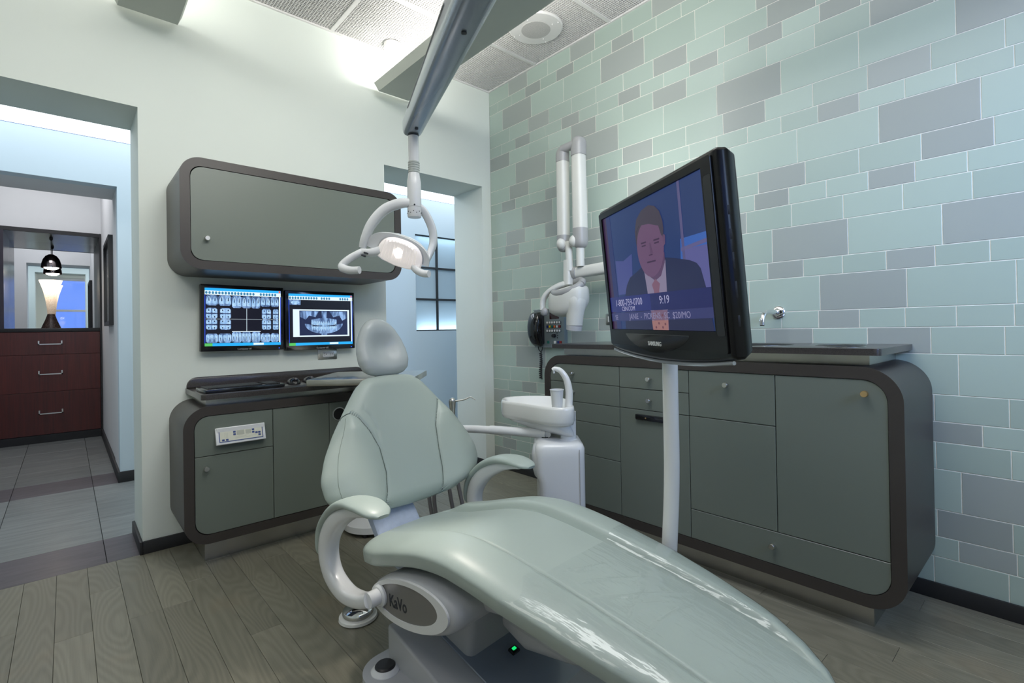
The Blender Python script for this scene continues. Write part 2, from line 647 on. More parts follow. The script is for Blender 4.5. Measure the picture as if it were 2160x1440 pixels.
def tag(o, label, cat, group=None):
    o['label'] = label
    o['category'] = cat
    if group:
        o['group'] = group
    return o


def text(body, size, org, right, up, mat_, parent, name='lettering', ext=0.0004, sx=1.0, bold=0.0, align='LEFT'):
    cu = bpy.data.curves.new('txt', 'FONT')
    cu.body = body
    cu.size = size
    cu.extrude = ext
    cu.offset = bold
    cu.align_x = align
    cu.resolution_u = 3
    to = bpy.data.objects.new('txt', cu)
    COL.objects.link(to)
    dg = bpy.context.evaluated_depsgraph_get()
    me = bpy.data.meshes.new_from_object(to.evaluated_get(dg))
    bpy.data.objects.remove(to)
    R, U = Vector(right).normalized(), Vector(up).normalized()
    N = R.cross(U)
    o0 = BASE[parent.name]
    for v in me.vertices:
        v.co = Vector(org) + R * v.co.x * sx + U * v.co.y + N * v.co.z - o0
    me.materials.clear()
    me.materials.append(mat_)
    me.name = name
    o = bpy.data.objects.new(name, me)
    COL.objects.link(o)
    o.parent = parent
    BASE[o.name] = o0
    return o


def fR(a, b, d):   # on the right wall: a = along (-y), b = height, d = out of the wall
    return Vector((-d, -a, b))


def fB(a, b, d):   # on the back wall: a = x, b = height, d = out of the wall
    return Vector((a, -d, b))

# ================================================================== STRUCTURE
H = 2.751
TW = 0.35          # back wall thickness
# floor slab
fl = B().box(-4.0, -4.5, -0.06, 1.3, 4.6, -0.006).done('floor', M['dark'], kind='structure')
# oak planks, laid away from the viewer
rnd = random.Random(3)
pw = 0.0975
plank_mesh = {}


def inst(name, me, loc, parent):
    o = bpy.data.objects.new(name, me)
    COL.objects.link(o)
    o.parent = parent
    o.location = Vector(loc) - BASE[parent.name]
    BASE[o.name] = BASE[parent.name]
    return o


def plank_me(w, l, th, m, g=0.0005, ch=0.0005):
    key = (round(w, 4), round(l, 4), m.name)
    if key in plank_mesh:
        return plank_mesh[key]
    bm = bmesh.new()
    x0, x1, y0, y1 = g, w - g, g, l - g
    lo = [bm.verts.new((x, y, -th)) for x, y in ((x0, y0), (x1, y0), (x1, y1), (x0, y1))]
    mi = [bm.verts.new((x, y, -ch)) for x, y in ((x0, y0), (x1, y0), (x1, y1), (x0, y1))]
    to = [bm.verts.new((x, y, 0)) for x, y in ((x0 + ch, y0 + ch), (x1 - ch, y0 + ch), (x1 - ch, y1 - ch), (x0 + ch, y1 - ch))]
    for a, b_ in ((lo, mi), (mi, to)):
        for i in range(4):
            j = (i + 1) % 4
            bm.faces.new([a[i], a[j], b_[j], b_[i]])
    bm.faces.new(to)
    me = bpy.data.meshes.new('plank')
    bm.to_mesh(me)
    bm.free()
    me.materials.append(m)
    plank_mesh[key] = me
    return me


lens = (0.72, 0.86, 1.0, 1.22)
x = -2.39 - 16 * pw
while x < -0.02:
    y = -rnd.choice((0.0, 0.31, 0.52, 0.7)) * 0
    first = rnd.choice((0.3, 0.45, 0.62, 0.8, 0.95))
    y = 0.0
    k = 0
    while y > -4.4:
        l = first if k == 0 else rnd.choice(lens)
        if y - l < -4.4:
            l = y + 4.5
        w = min(pw, 0.0 - x)
        inst('plank', plank_me(w, l, 0.006, M['wood']), (x, y - l, 0), fl)
        y -= l
        k += 1
    x += pw
# corridor slate
xj = [-2.225 + 0.395 * k for k in range(-4, 9)]
for (y0, y1, nrow, dk) in ((0.0, 0.337, 1, True), (0.337, 1.497, 3, False), (1.497, 1.845, 1, True), (1.845, 4.3, 6, False)):
    for r in range(nrow):
        ya = y0 + (y1 - y0) * r / nrow
        l = (y1 - y0) / nrow
        for xx in xj:
            if xx < -3.9 or xx > 1.0 or (ya > 1.4 and xx > -2.0):
                continue
            inst('slate_tile', plank_me(0.395, l, 0.006, M['slate_dark'] if dk else M['slate'], 0.0013, 0.0008), (xx, ya, 0), fl)

# ---- back wall with its two openings
wb = B()
for (a0, b0, a1, b1) in ((-4.0, 0, -2.72, H), (-2.72, 2.052, -2.098, H), (-2.098, 0, -0.86, H), (-0.86, 2.043, -0.081, H), (-0.081, 0, 0.0, H)):
    wb.box(a0, 0, b0, a1, TW, b1)
wb.done('wall_back', M['wall'], kind='structure', smooth_ang=10)
B().box(0.0035, 0.0, 0, 0.03, TW, H).done('wall_end', M['wall'], kind='structure')
# ---- right wall: grout bed, then every glass tile
wr = B().box(0.0015, -4.5, 0, 0.2, 0.0, H).done('wall_right', M['grout'], kind='structure')
ROWS = 'MSLMSMLMSLMSMLSLSMLMSMLMSM'
RH = dict(L=0.1467, M=0.0977, S=0.0739)
RW = dict(L=0.2913, M=0.1940, S=0.1457)
REF = {0: -0.214, 1: -0.387, 2: -0.736, 3: -0.992, 4: -1.005, 5: -0.987, 6: -1.145, 7: -1.174, 8: -1.865, 9: -2.073, 10: -2.103, 11: -2.036, 12: -2.046, 13: -1.964, 14: -2.088, 15: -2.149, 16: -2.142, 17: -2.119, 18: -2.569, 19: -2.513, 20: -2.609, 21: -2.708, 22: -2.60, 23: -2.701, 24: -2.725, 25: -2.70}
LEFT0 = {0: -.214, 1: -.097, 2: -.147, 3: -.217, 4: -.133, 5: -.213, 6: -.277, 7: -.211, 8: -.125, 9: -.334, 10: -.167, 11: -.154, 12: -.112, 13: -.225, 14: -.061, 15: -.121, 16: -.112, 17: -.189, 18: -.249, 19: -.183, 20: -.161, 21: -.185, 22: -.25, 23: -.185, 24: -.093, 25: -.173}
GREY = {0: [2, 5, 8], 1: [4, 6, 9], 2: [2, 5, 8], 3: [3, 8, 11], 4: [3, 6, 9, 12, 14, 16], 5: [1, 5, 8, 13], 6: [2, 4, 7, 10], 7: [2, 7, 10, 13], 8: [2, 5, 8, 16], 9: [2, 5, 9], 10: [2, 4, 11, 14], 11: [2, 7, 14, 17], 12: [3, 10], 13: [4, 8, 10], 14: [1, 4, 15, 18], 15: [2, 9], 16: [1, 8, 16], 17: [2, 5, 11, 13], 18: [2, 7], 19: [4, 9, 13], 20: [3, 18, 8], 21: [1, 6], 22: [10, 4], 23: [1, 6, 14], 24: [2, 19], 25: [1, 3, 9]}
zb = [H, 2.649]
for i in range(1, 26):
    zb.append(zb[-1] - RH[ROWS[i]])
tile_mesh = {}


def tile_me(w, h, grey):
    key = (round(w, 4), round(h, 4), grey)
    if key not in tile_mesh:
        bm = bmesh.new()
        g, ch, th = 0.0016, 0.0008, 0.0016
        q = ((g, g), (w - g, g), (w - g, h - g), (g, h - g))
        q2 = ((g + ch, g + ch), (w - g - ch, g + ch), (w - g - ch, h - g - ch), (g + ch, h - g - ch))
        A = [bm.verts.new((th, -a, b)) for a, b in q]
        C = [bm.verts.new((ch * 0.7, -a, b)) for a, b in q]
        D = [bm.verts.new((0, -a, b)) for a, b in q2]
        for s, t in ((A, C), (C, D)):
            for i in range(4):
                j = (i + 1) % 4
                bm.faces.new([s[i], s[j], t[j], t[i]])
        bm.faces.new(D)
        bmesh.ops.recalc_face_normals(bm, faces=bm.faces[:])
        n = [f for f in bm.faces if abs(f.normal.x) > 0.9]
        if n[0].normal.x > 0:
            bmesh.ops.reverse_faces(bm, faces=bm.faces[:])
        me = bpy.data.meshes.new('glass_tile')
        bm.to_mesh(me)
        bm.free()
        me.materials.append(M['tile_y'] if grey else M['tile_g'])
        tile_mesh[key] = me
    return tile_mesh[key]


rest = B()
cand = []
for r in range(26):
    w = RW[ROWS[r]]
    z1, z0 = zb[r], zb[r + 1]
    edges = [0.0]
    e = -LEFT0[r]
    if r < 18:
        n = round((-REF[r] + LEFT0[r]) / w)
        w = (-REF[r] + LEFT0[r]) / n if n > 0 else w
    while e < 4.5:
        edges.append(e)
        e += w
    edges.append(4.5)
    for i in range(len(edges) - 1):
        a0, a1 = edges[i], edges[i + 1]
        if a1 - a0 < 0.004:
            continue
        grey = (i + 1) in GREY.get(r, [])
        if a1 > 3.2 or (a0 > 3.0) or (z1 > 1.9 and a0 > 2.75) or (a0 > 2.86):
            vis = 0
        elif z1 < 0.82 and a0 > 1.02 and a1 < 2.47:
            vis = 0
        else:
            ca = (a0 + a1) / 2
            d = sqrt(2.35 ** 2 + (ca - 2.853) ** 2 + ((z0 + z1) / 2 - 1) ** 2)
            vis = (a1 - a0) * (z1 - z0) / d ** 2 * (2.35 / d)
        cand.append((vis, a0, a1, z0, z1, grey))
cand.sort(reverse=True)
for n, (vis, a0, a1, z0, z1, grey) in enumerate(cand):
    if n < 298 and vis > 0:
        inst('glass_tile', tile_me(a1 - a0, z1 - z0, grey), (0, -a0, z0), wr)
    else:
        rest.mi = 1 if grey else 0
        g = 0.0019
        rest.box(0.0, -a1 + g, z0 + g, 0.0031, -a0 - g, z1 - g)
rest.done('glass_tile_field', [M['tile_g'], M['tile_y']], wr, kind='stuff')

# ---- remaining shell
B().box(-4.12, -4.5, 0, -4.0, 0.35, H).done('wall_left', M['wall'], kind='structure')
wf = B()
for (a0, b0, a1, b1) in ((-4.12, 0, -2.62, H), (-2.62, 0, -1.3, 0.9), (-2.62, 2.4, -1.3, H), (-1.3, 0, 0.2, H)):
    wf.box(a0, -4.62, b0, a1, -4.5, b1)
wf.done('wall_front', M['wall'], kind='structure')
w2 = thing('window_2', 'sash window in the front wall', 'window', (-1.96, -4.56, 0.9))
del w2['label'], w2['category']
w2['kind'] = 'structure'
fr = B()
for (a0, b0, a1, b1) in ((-2.62, 0.9, -2.56, 2.4), (-1.36, 0.9, -1.3, 2.4), (-2.56, 0.9, -1.36, 0.96), (-2.56, 2.34, -1.36, 2.4), (-2.56, 1.6, -1.36, 1.65)):
    fr.box(a0, -4.60, b0, a1, -4.54, b1, 0.004)
fr.done('window_frame', M['wall_white'], w2)
for z0, z1 in ((0.96, 1.6), (1.65, 2.34)):
    B().box(-2.56, -4.572, z0, -1.36, -4.568, z1).done('pane', M['glass'], w2)
# corridor: far wall, ceiling, ends
wc = B()
for (a0, b0, a1, b1) in ((-4.0, 0, -2.75, 2.33), (-2.75, 2.024, -2.084, 2.33), (-2.084, 0, 0.25, 2.33), (0.25, 0, 1.3, 1.0), (0.25, 1.968, 1.3, 2.33)):
    wc.box(a0, 1.497, b0, a1, 1.60, b1)
wc.done('wall_far', M['wall_blue'], kind='structure')
wc = B()
for (a0, b0, a1, b1) in ((-4.0, 0, -2.75, H), (-2.75, 2.024, -2.084, H), (-2.084, 0, 1.3, H)):
    wc.box(a0, 1.60, b0, a1, 1.95, b1)
wc.done('wall_hall_front', M['wall_white'], kind='structure')
B().box(1.3, 0.0, 0, 1.42, 1.6, H).done('wall_corridor_end', M['wall_blue'], kind='structure')
B().box(0.2, 0.23, 0, 1.3, TW, H).done('wall_corridor_near', M['wall_blue'], kind='structure')
B().box(-4.12, TW, 0, -4.0, 4.6, H).done('wall_corridor_left', M['wall_blue'], kind='structure')
B().box(-4.0, TW, 2.33, 1.3, 1.15, 2.42).done('ceiling_corridor', M['wall_white'], kind='structure')
B().box(-4.0, 1.15, 2.345, 1.3, 1.497, 2.42).done('trim_1', M['wall_white'], kind='structure')
# glowing diffuser strip along the far wall
lum = emat('lit_cove_diffuser', (0.86, 0.94, 1.0), 2.6)
cv = thing('cove_light', 'long white glowing strip light along the top of the blue corridor wall', 'light', (-1.3, 1.32, 2.33))
B().box(-3.98, 1.16, 2.332, 1.28, 1.49, 2.345).done('diffuser', lum, cv)
# hall behind
B().box(-2.08, 1.95, 0, -1.95, 4.6, H).done('wall_hall_right', M['wall_white'], kind='structure')
B().box(-4.0, 4.45, 0, -1.95, 4.6, H).done('wall_hall_back', M['wall_white'], kind='structure')
wh = B()
for (a0, b0, a1, b1) in ((-4.0, 0, -2.90, H), (-2.90, 2.03, -2.08, H)):
    wh.box(a0, 3.69, b0, a1, 3.80, b1)
wh.done('wall_hall_screen', M['wall_white'], kind='structure')
B().box(-4.0, 1.6, H, -1.95, 4.6, H + 0.08).done('ceiling_hall', M['wall_white'], kind='structure')

# ---- ceiling: plenum slab, bars, egg-crate tiles
cl = B().box(-4.0, -4.5, H + 0.10, 0.2, TW, H + 0.16).done('ceiling', M['plenum'], kind='structure')
TX, TY, T0 = 0.610, 0.610, -0.5
xs_ = [-1.185 + TX * k for k in range(-4, 2)] + [0.0]
ys_ = [0.0] + [T0 - TY * k for k in range(0, 7)] + [-4.5]
for xx in xs_:
    if xx < -3.9 or xx > -0.05:
        continue
    B().box(xx - 0.011, -4.5, H - 0.002, xx + 0.011, 0, H + 0.03).done('ceiling_bar', M['grid'], cl)
for yy in ys_[1:-1]:
    B().box(-4.0, yy - 0.011, H - 0.001, 0, yy + 0.011, H + 0.03).done('ceiling_bar', M['grid'], cl)
B().box(-4.0, -0.012, H - 0.004, 0, 0, H + 0.02).done('ceiling_bar', M['grid'], cl)
B().box(-0.012, -4.5, H - 0.003, 0, 0, H + 0.02).done('ceiling_bar', M['grid'], cl)
grid_mesh = {}


def grid_me(w, l, holes=()):
    key = (round(w, 3), round(l, 3))
    if key in grid_mesh:
        return grid_mesh[key]
    bm = bmesh.new()
    p, t, h = 0.0146, 0.0026, 0.011

    def bar(x0, y0, x1, y1, z0=0.0):
        v = [bm.verts.new(q) for q in ((x0, y0, z0), (x1, y0, z0), (x1, y1, z0), (x0, y1, z0), (x0, y0, h), (x1, y0, h), (x1, y1, h), (x0, y1, h))]
        for q in ((0, 3, 2, 1), (0, 1, 5, 4), (1, 2, 6, 5), (2, 3, 7, 6), (3, 0, 4, 7)):
            bm.faces.new([v[i] for i in q])
    n = int(w / p)
    for i in range(1, n + 1):
        bar(i * p - t / 2, 0, i * p + t / 2, l)
    n = int(l / p)
    for i in range(1, n + 1):
        bar(0, i * p - t / 2, w, i * p + t / 2, 0.0004)
    me = bpy.data.meshes.new('ceiling_grid_tile')
    bm.to_mesh(me)
    bm.free()
    me.materials.append(M['grid'])
    grid_mesh[key] = me
    return me


for i in range(len(xs_) - 1):
    for j in range(len(ys_) - 1):
        x0, x1 = xs_[i] + 0.009, xs_[i + 1] - 0.009
        y1, y0 = ys_[j] - 0.009, ys_[j + 1] + 0.009
        if x1 - x0 < 0.02 or y1 - y0 < 0.02 or x0 < -4.0:
            continue
        inst('ceiling_grid_tile', grid_me(x1 - x0, y1 - y0), (x0, y0, H + 0.004), cl)

# ---- baseboards
bz = 0.058
B().box(-2.098, -0.012, 0, -0.86, 0, bz, 0.002).done('baseboard_back', M['base'], kind='structure')
B().box(-0.081, -0.012, 0, -0.012, 0, bz, 0.002).done('baseboard_back', M['base'], kind='structure')
B().box(-2.11, -0.012, 0, -2.098, TW, bz, 0.002).done('baseboard_jamb', M['base'], kind='structure')
B().box(-0.093, -0.012, 0, -0.081, TW, bz, 0.002).done('baseboard_jamb', M['base'], kind='structure')
B().box(-0.012, -4.5, 0, 0, 0, bz, 0.002).done('baseboard_right', M['base'], kind='structure')
B().box(-2.096, 1.485, 0, 0.25, 1.497, bz + 0.015, 0.002).done('baseboard_far', M['base'], kind='structure')
B().box(0.25, 1.485, 0, 1.3, 1.497, bz + 0.015, 0.002).done('baseboard_far', M['base'], kind='structure')
B().box(-2.096, 1.497, 0, -2.08, 3.66, bz + 0.015, 0.002).done('baseboard_hall', M['base'], kind='structure')

# ---- steel-framed window in the far wall (seen through the second opening)
w1 = thing('window_1', 'x', 'window', (0.78, 1.53, 1.0))
del w1['label'], w1['category']
w1['kind'] = 'structure'
fm = mat('dark_steel_window_frame', (0.025, 0.027, 0.03), 0.45)
fz = bpy.data.materials.new('frosted_pane')
fz.use_nodes = True
_nt = fz.node_tree
_b = _nt.nodes['Principled BSDF']
_b.inputs['Base Color'].default_value = (0.56, 0.66, 0.72, 1)
_b.inputs['Roughness'].default_value = 0.35
_t = _nt.nodes.new('ShaderNodeBsdfTranslucent')
_t.inputs['Color'].default_value = (0.74, 0.83, 0.88, 1)
_x = _nt.nodes.new('ShaderNodeMixShader')
_x.inputs[0].default_value = 0.38
_nt.links.new(_b.outputs[0], _x.inputs[1])
_nt.links.new(_t.outputs[0], _x.inputs[2])
area('sill_lamp', (0.78, 1.572, 1.962), (0.78, 1.565, 0), 1.0, 0.04, 2.2, (0.80, 0.91, 1.0))  # added light above the panes, backlights the frosted glass
_nt.links.new(_x.outputs[0], _nt.nodes['Material Output'].inputs['Surface'])
area('sill_lamp', (0.78, 1.572, 1.004), (0.78, 1.565, 2), 1.0, 0.04, 4.5, (0.82, 0.92, 1.0))  # added light at the sill, makes the panes glow from below
wx = [0.25, 0.519, 0.788, 1.057, 1.3]
wz = [1.0, 1.32, 1.641, 1.968]
for i in range(4):
    for j in range(3):
        B().box(wx[i], 1.535, wz[j], wx[i + 1], 1.541, wz[j + 1]).done('pane', fz, w1)
for xx in wx[:-1]:
    B().box(xx - 0.011, 1.52, 1.0, xx + 0.011, 1.534, 1.968).done('mullion', fm, w1)
for zz in wz:
    B().box(0.25, 1.518, zz - 0.010, 1.3, 1.5335, zz + 0.010).done('mullion', fm, w1)

# ================================================================== CABINETS
def knob(bm_fn, a, b, d, m, parent, r=0.0105):
    p0, p1 = bm_fn(a, b, d), bm_fn(a, b, d + 0.026)
    k = B()
    ax = (p1 - p0)
    k.lathe(p0, [(0.0055, 0), (0.0055, 0.010), (r, 0.013), (r, 0.0235), (r * 0.86, 0.026)], ax, 20)
    return k.done('knob', m, parent)


def front(fn, a0, b0, a1, b1, d, name, parent, rad=(0, 0, 0, 0)):
    g = 0.0013
    o = B().extr(rr(a0 + g, b0 + g, a1 - g, b1 - g, list(rad), 7), fn, d - 0.018, d, 0.0012, seg=1).done(name, M['cab'], parent)
    return o


def shell(fn, a0, b0, a1, b1, d, r, t, parent, d_in):
    ro, ri = rr(a0, b0, a1, b1, r, 14), rr(a0 + t, b0 + t, a1 - t, b1 - t, max(r - t, 0.01), 14)
    B().ring(ro, ri, fn, 0.001, d).done('shell', M['frame'], parent, smooth_ang=40)
    B().extr(rr(a0 + t * 0.6, b0 + t * 0.6, a1 - t * 0.6, b1 - t * 0.6, r * 0.8, 10), fn, 0.002, d_in).done('carcass', M['dark'], parent)


# ---- sink cabinet on the tiled wall
D = 0.454
t = thing('sink_cabinet', 'long rounded grey-green cabinet with dark frame along the tiled wall', 'cabinet', (-0.2, -1.74, 0.0))
shell(fR, 0.975, 0.096, 2.506, 0.862, D, 0.110, 0.040, t, D - 0.024)
ri = 0.066
d_ = D - 0.003
A0, A1, A2, A3, A4 = 1.0155, 1.455, 1.799, 2.134, 2.4655
Z0, Z1 = 0.1365, 0.8215
rows1 = [Z1, 0.729, 0.633, 0.5405, 0.381, Z0]
for i in range(5):
    o = front(fR, A0, rows1[i + 1], A1, rows1[i], d_, 'drawer', t, (ri if i == 4 else 0, 0, 0, ri if i == 0 else 0))
    knob(fR, 1.178 if i < 4 else 1.2, (rows1[i] + rows1[i + 1]) / 2, d_, M['nickel'], o)
for (b0, b1) in ((0.726, Z1), (0.634, 0.726)):
    o = front(fR, A1, b0, A2, b1, d_, 'drawer', t)
    knob(fR, 1.619, (b0 + b1) / 2, d_, M['nickel'], o)
o = front(fR, A1, Z0, A2, 0.634, d_, 'door', t)
hb = B().extr(rr(1.546, 0.591, 1.722, 0.615, 0.005, 4), fR, d_, d_ + 0.012, 0.002).done('handle', M['black'], o)
B().lathe(fR(1.60, 0.602, d_ + 0.012), [(0.0035, 0), (0.003, 0.002)], (-1, 0, 0), 12).done('key_lock', M['brass'], o)
o = front(fR, A2, 0.635, A3, Z1, d_, 'drawer', t)
knob(fR, 1.960, 0.773, d_, M['nickel'], o)
front(fR, A2, 0.256, A3, 0.635, d_, 'door', t)
o = front(fR, A3, 0.256, A4, Z1, d_, 'door', t, (0, 0, ri, 0))
knob(fR, 2.408, 0.777, d_, M['brass'], o).__setitem__('label', 'knob catching a warm glow')  # warm glow put into this knob's colour, other knobs are nickel
o = front(fR, A2, Z0, A4, 0.256, d_, 'drawer', t, (0, ri, 0, 0))
knob(fR, 2.12, 0.206, d_, M['nickel'], o)
B().box(-0.372, -2.40, 0.0, -0.014, -1.08, 0.096).done('plinth', M['steel'], t)
B().box(-0.372, -2.402, 0.862, -0.004, -1.045, 0.898).done('riser', M['steel'], t)
# ---- stone worktop with sink rim and waste holes
wt = thing('stone_worktop', 'speckled black stone worktop with sink and waste holes on the sink cabinet', 'worktop', (-0.2, -1.74, 0.898))
B().extr(rr(1.032, 0.002, 2.452, 0.466, [0.002, 0.002, 0.018, 0.018], 5), lambda a, b, d: Vector((-b, -a, d)), 0.8985, 0.9205, 0.008, seg=3).done('slab', M['stone'], wt)
for (yy, xx, rx, ry, lab) in ((-1.97, -0.25, 0.15, 0.13, 'sink_rim'), (-2.28, -0.22, 0.075, 0.075, 'waste_hole'), (-2.33, -0.36, 0.055, 0.055, 'waste_hole')):
    k = B()
    k.mi = 0
    k.ring(ell(-yy, -xx, rx + 0.006, ry + 0.006), ell(-yy, -xx, rx, ry), lambda a, b, d: Vector((-b, -a, d)), 0.918, 0.9220)
    k.mi = 1
    k.extr(ell(-yy, -xx, rx, ry), lambda a, b, d: Vector((-b, -a, d)), 0.916, 0.9209)
    k.done(lab, [M['steel'], M['dark']], wt)
# ---- desk cabinet under the monitors
D = 0.377
t = thing('desk_cabinet', 'low grey-green desk cabinet with dark rounded frame under the two monitors', 'cabinet', (-1.47, -0.15, 0.0))
shell(fB, -1.992, 0.104, -0.952, 0.690, D, 0.095, 0.0385, t, D - 0.024)
d_ = D - 0.003
X0, X1, X2, X3, X4 = -1.952, -1.639, -1.375, -1.18, -0.992
zt, zl = 0.650, 0.1435
dr = front(fB, X0, 0.478, X1, zt, d_, 'drawer', t, (0, 0, 0, 0.055))
o = front(fB, X0, zl, X1, 0.478, d_, 'door', t, (0.055, 0, 0, 0))
knob(fB, -1.911, 0.428, d_, M['nickel'], o)
front(fB, X1, zl, X2, zt, d_, 'door', t)
o = front(fB, X2, zl, X3, zt, d_, 'door', t)
k = B().ring(ell(-1.325, 0.588, 0.034, 0.034), ell(-1.325, 0.588, 0.029, 0.029), fB, d_ - 0.001, d_ + 0.003)
k.done('grommet_ring', M['nickel'], o)
B().extr(ell(-1.325, 0.588, 0.029, 0.029), fB, d_ - 0.01, d_ + 0.0008).done('grommet_hole', M['dark'], o)
front(fB, X3, zl, X4, zt, d_, 'door', t, (0, 0.055, 0.055, 0))
B().box(-1.903, -0.285, 0.0, -1.04, -0.014, 0.104).done('plinth', M['steel'], t)
B().box(-1.897, -0.315, 0.690, -1.02, -0.004, 0.718).done('riser', M['steel'], t)
# control panel on the drawer: tilted white box with membrane keys
cp_ax = Vector((1, 0, 0))
cp_n = Vector((0, -cos(radians(18)), sin(radians(18))))
cp_u = Vector((0, sin(radians(18)), cos(radians(18))))
cpc = Vector((-1.777, -D - 0.020, 0.560))
k = B()
k.obox(cpc - cp_n * 0.012, cp_ax, cp_u, cp_n, 0.099, 0.037, 0.010, 0.003)
k.box(-1.872, -D - 0.014, 0.528, -1.682, -D + 0.002, 0.592)
cpo = k.done('control_panel', M['white'], t, label='white control panel with blue keys')
k = B()
P = lambda a, b, d: cpc + cp_ax * a + cp_u * b + cp_n * (d - 0.002)
k.extr(rr(-0.087, -0.027, 0.087, 0.027, 0.002, 2), P, 0.0, 0.0012)
k.mi = 1
k.ring(rr(-0.0875, -0.0275, 0.0875, 0.0275, 0.001, 1), rr(-0.0845, -0.0245, 0.0845, 0.0245, 0.001, 1), P, 0.0, 0.0017)
k.mi = 2
for (a, b, w) in ((-0.065, 0.0, 0.0008), (-0.060, 0.0, 0.0008), (-0.055, 0.0, 0.0008)):
    k.extr([(a, b - 0.012), (a + w, b - 0.012), (a + w, b + 0.012), (a, b + 0.012)], P, 0.0, 0.0014)
for (a0, a1, b) in ((-0.025, 0.02, -0.012), (-0.025, 0.035, -0.016), (0.038, 0.060, -0.014), (-0.012, 0.004, -0.0075), (0.016, 0.030, -0.006)):
    k.extr([(a0, b), (a1, b), (a1, b + 0.001), (a0, b + 0.001)], P, 0.0, 0.0014)
k.extr(rr(-0.018, -0.004, 0.012, 0.016, 0.001, 1), P, 0.0, 0.00135)
k.extr(rr(0.017, -0.003, 0.040, 0.015, 0.001, 1), P, 0.0, 0.00135)
k.done('membrane', [M['panel'], M['panel_blue'], mat('grey_membrane_print', (0.42, 0.43, 0.36), 0.4)], cpo)
for (a, b) in ((-0.072, -0.019), (-0.057, -0.019), (-0.027, 0.012), (-0.027, 0.001), (0.048, 0.012), (0.048, 0.001), (0.061, -0.003), (0.073, -0.003), (0.073, -0.014)):
    B().extr(rr(a - 0.005, b - 0.004, a + 0.005, b + 0.004, 0.001, 2), P, 0.0, 0.0022, 0.0005, seg=1).done('button', M['panel_blue'], cpo)
# ---- desk worktop with rolled edge and upstand
t = thing('desk_worktop', 'speckled black stone desk top with rounded upstand under the monitors', 'worktop', (-1.45, -0.2, 0.718))
B().extr(rr(-1.925, 0.002, -1.02, 0.382, [0.002, 0.002, 0.02, 0.02], 5), lambda a, b, d: Vector((a, -b, d)), 0.7185, 0.7425, 0.009, seg=3).done('slab', M['stone'], t)
B().extr(rr(-1.922, 0.7425, -1.02, 0.793, [0, 0, 0.045, 0.045], 8), fB, 0.002, 0.016, 0.004).done('upstand', M['stone'], t)
# ---- wall cabinet
D = 0.365
t = thing('wall_cabinet', 'long rounded wall cabinet with dark frame hanging above the two monitors', 'cabinet', (-1.47, -0.18, 1.281))
shell(fB, -1.992, 1.281, -0.952, 1.762, D, 0.082, 0.0375, t, D - 0.024)
o = front(fB, -1.9535, 1.3195, -0.9905, 1.7235, D - 0.003, 'door', t, (0.046,) * 4)
knob(fB, -1.895, 1.414, D - 0.003, M['nickel'], o)

# ---- keyboard, mice
t = thing('keyboard', 'black computer keyboard on the dark desk top', 'keyboard', (-1.74, -0.27, 0.7425))
ka, kb = Vector((0.998, 0.06, 0)).normalized(), Vector((-0.06, 0.998, 0)).normalized()
kc = Vector((-1.742, -0.262, 0.7515))
B().obox(kc, ka, kb, Vector((0, 0, 1)), 0.168, 0.078, 0.0085, 0.004).done('case', M['black'], t)
KM = []
for r in range(6):
    for c_ in range(19):
        if r == 0 and 4 <= c_ <= 8:
            if c_ == 4:
                KM.append((4, 8.99, r))
            continue
        if c_ in (14,):
            continue
        KM.append((c_, c_ + 0.99, r))
k = B()
for (c0, c1, r) in KM:
    a0, a1 = -0.155 + 0.0163 * c0, -0.155 + 0.0163 * c1
    b0, b1 = -0.058 + 0.0195 * r, -0.058 + 0.0195 * r + 0.0175
    cc = kc + ka * (a0 + a1) / 2 + kb * (b0 + b1) / 2 + Vector((0, 0, 0.0105))
    k.obox(cc, ka, kb, Vector((0, 0, 1)), (a1 - a0) / 2 - 0.0008, (b1 - b0) / 2, 0.0025)
k.done('keys', M['key'], t, kind='stuff')
for n, (mx, my, lab) in enumerate(((-1.49, -0.205, 'black computer mouse nearer the keyboard'), (-1.405, -0.19, 'black computer mouse nearer the steel tray'))):
    t = thing('computer_mouse', lab, 'mouse', (mx, my, 0.7425), 'computer mice on the desk')
    rings = []
    for i in range(11):
        s = -1 + 2 * i / 10
        hw = 0.030 * sqrt(max(0.02, 1 - abs(s) ** 2.6))
        hh = 0.030 * sqrt(max(0.02, 1 - abs(s) ** 2.2)) * (1 - 0.15 * s)
        rings.append([Vector((mx + hw * cos(pi * j / 10), my + 0.05 * s, 0.7428 + hh * sin(pi * j / 10))) for j in range(11)])
    B().loft(rings).done('mouse_body', M['black'], t)
    B().cyl((mx - 0.004, my - 0.03, 0.768), (mx + 0.004, my - 0.03, 0.768), 0.007).done('scroll_wheel', M['hose'], t)

# ================================================================== MONITORS
scr_bg = emat('screen_black', (0.004, 0.004, 0.012), 1)
scr_film = None


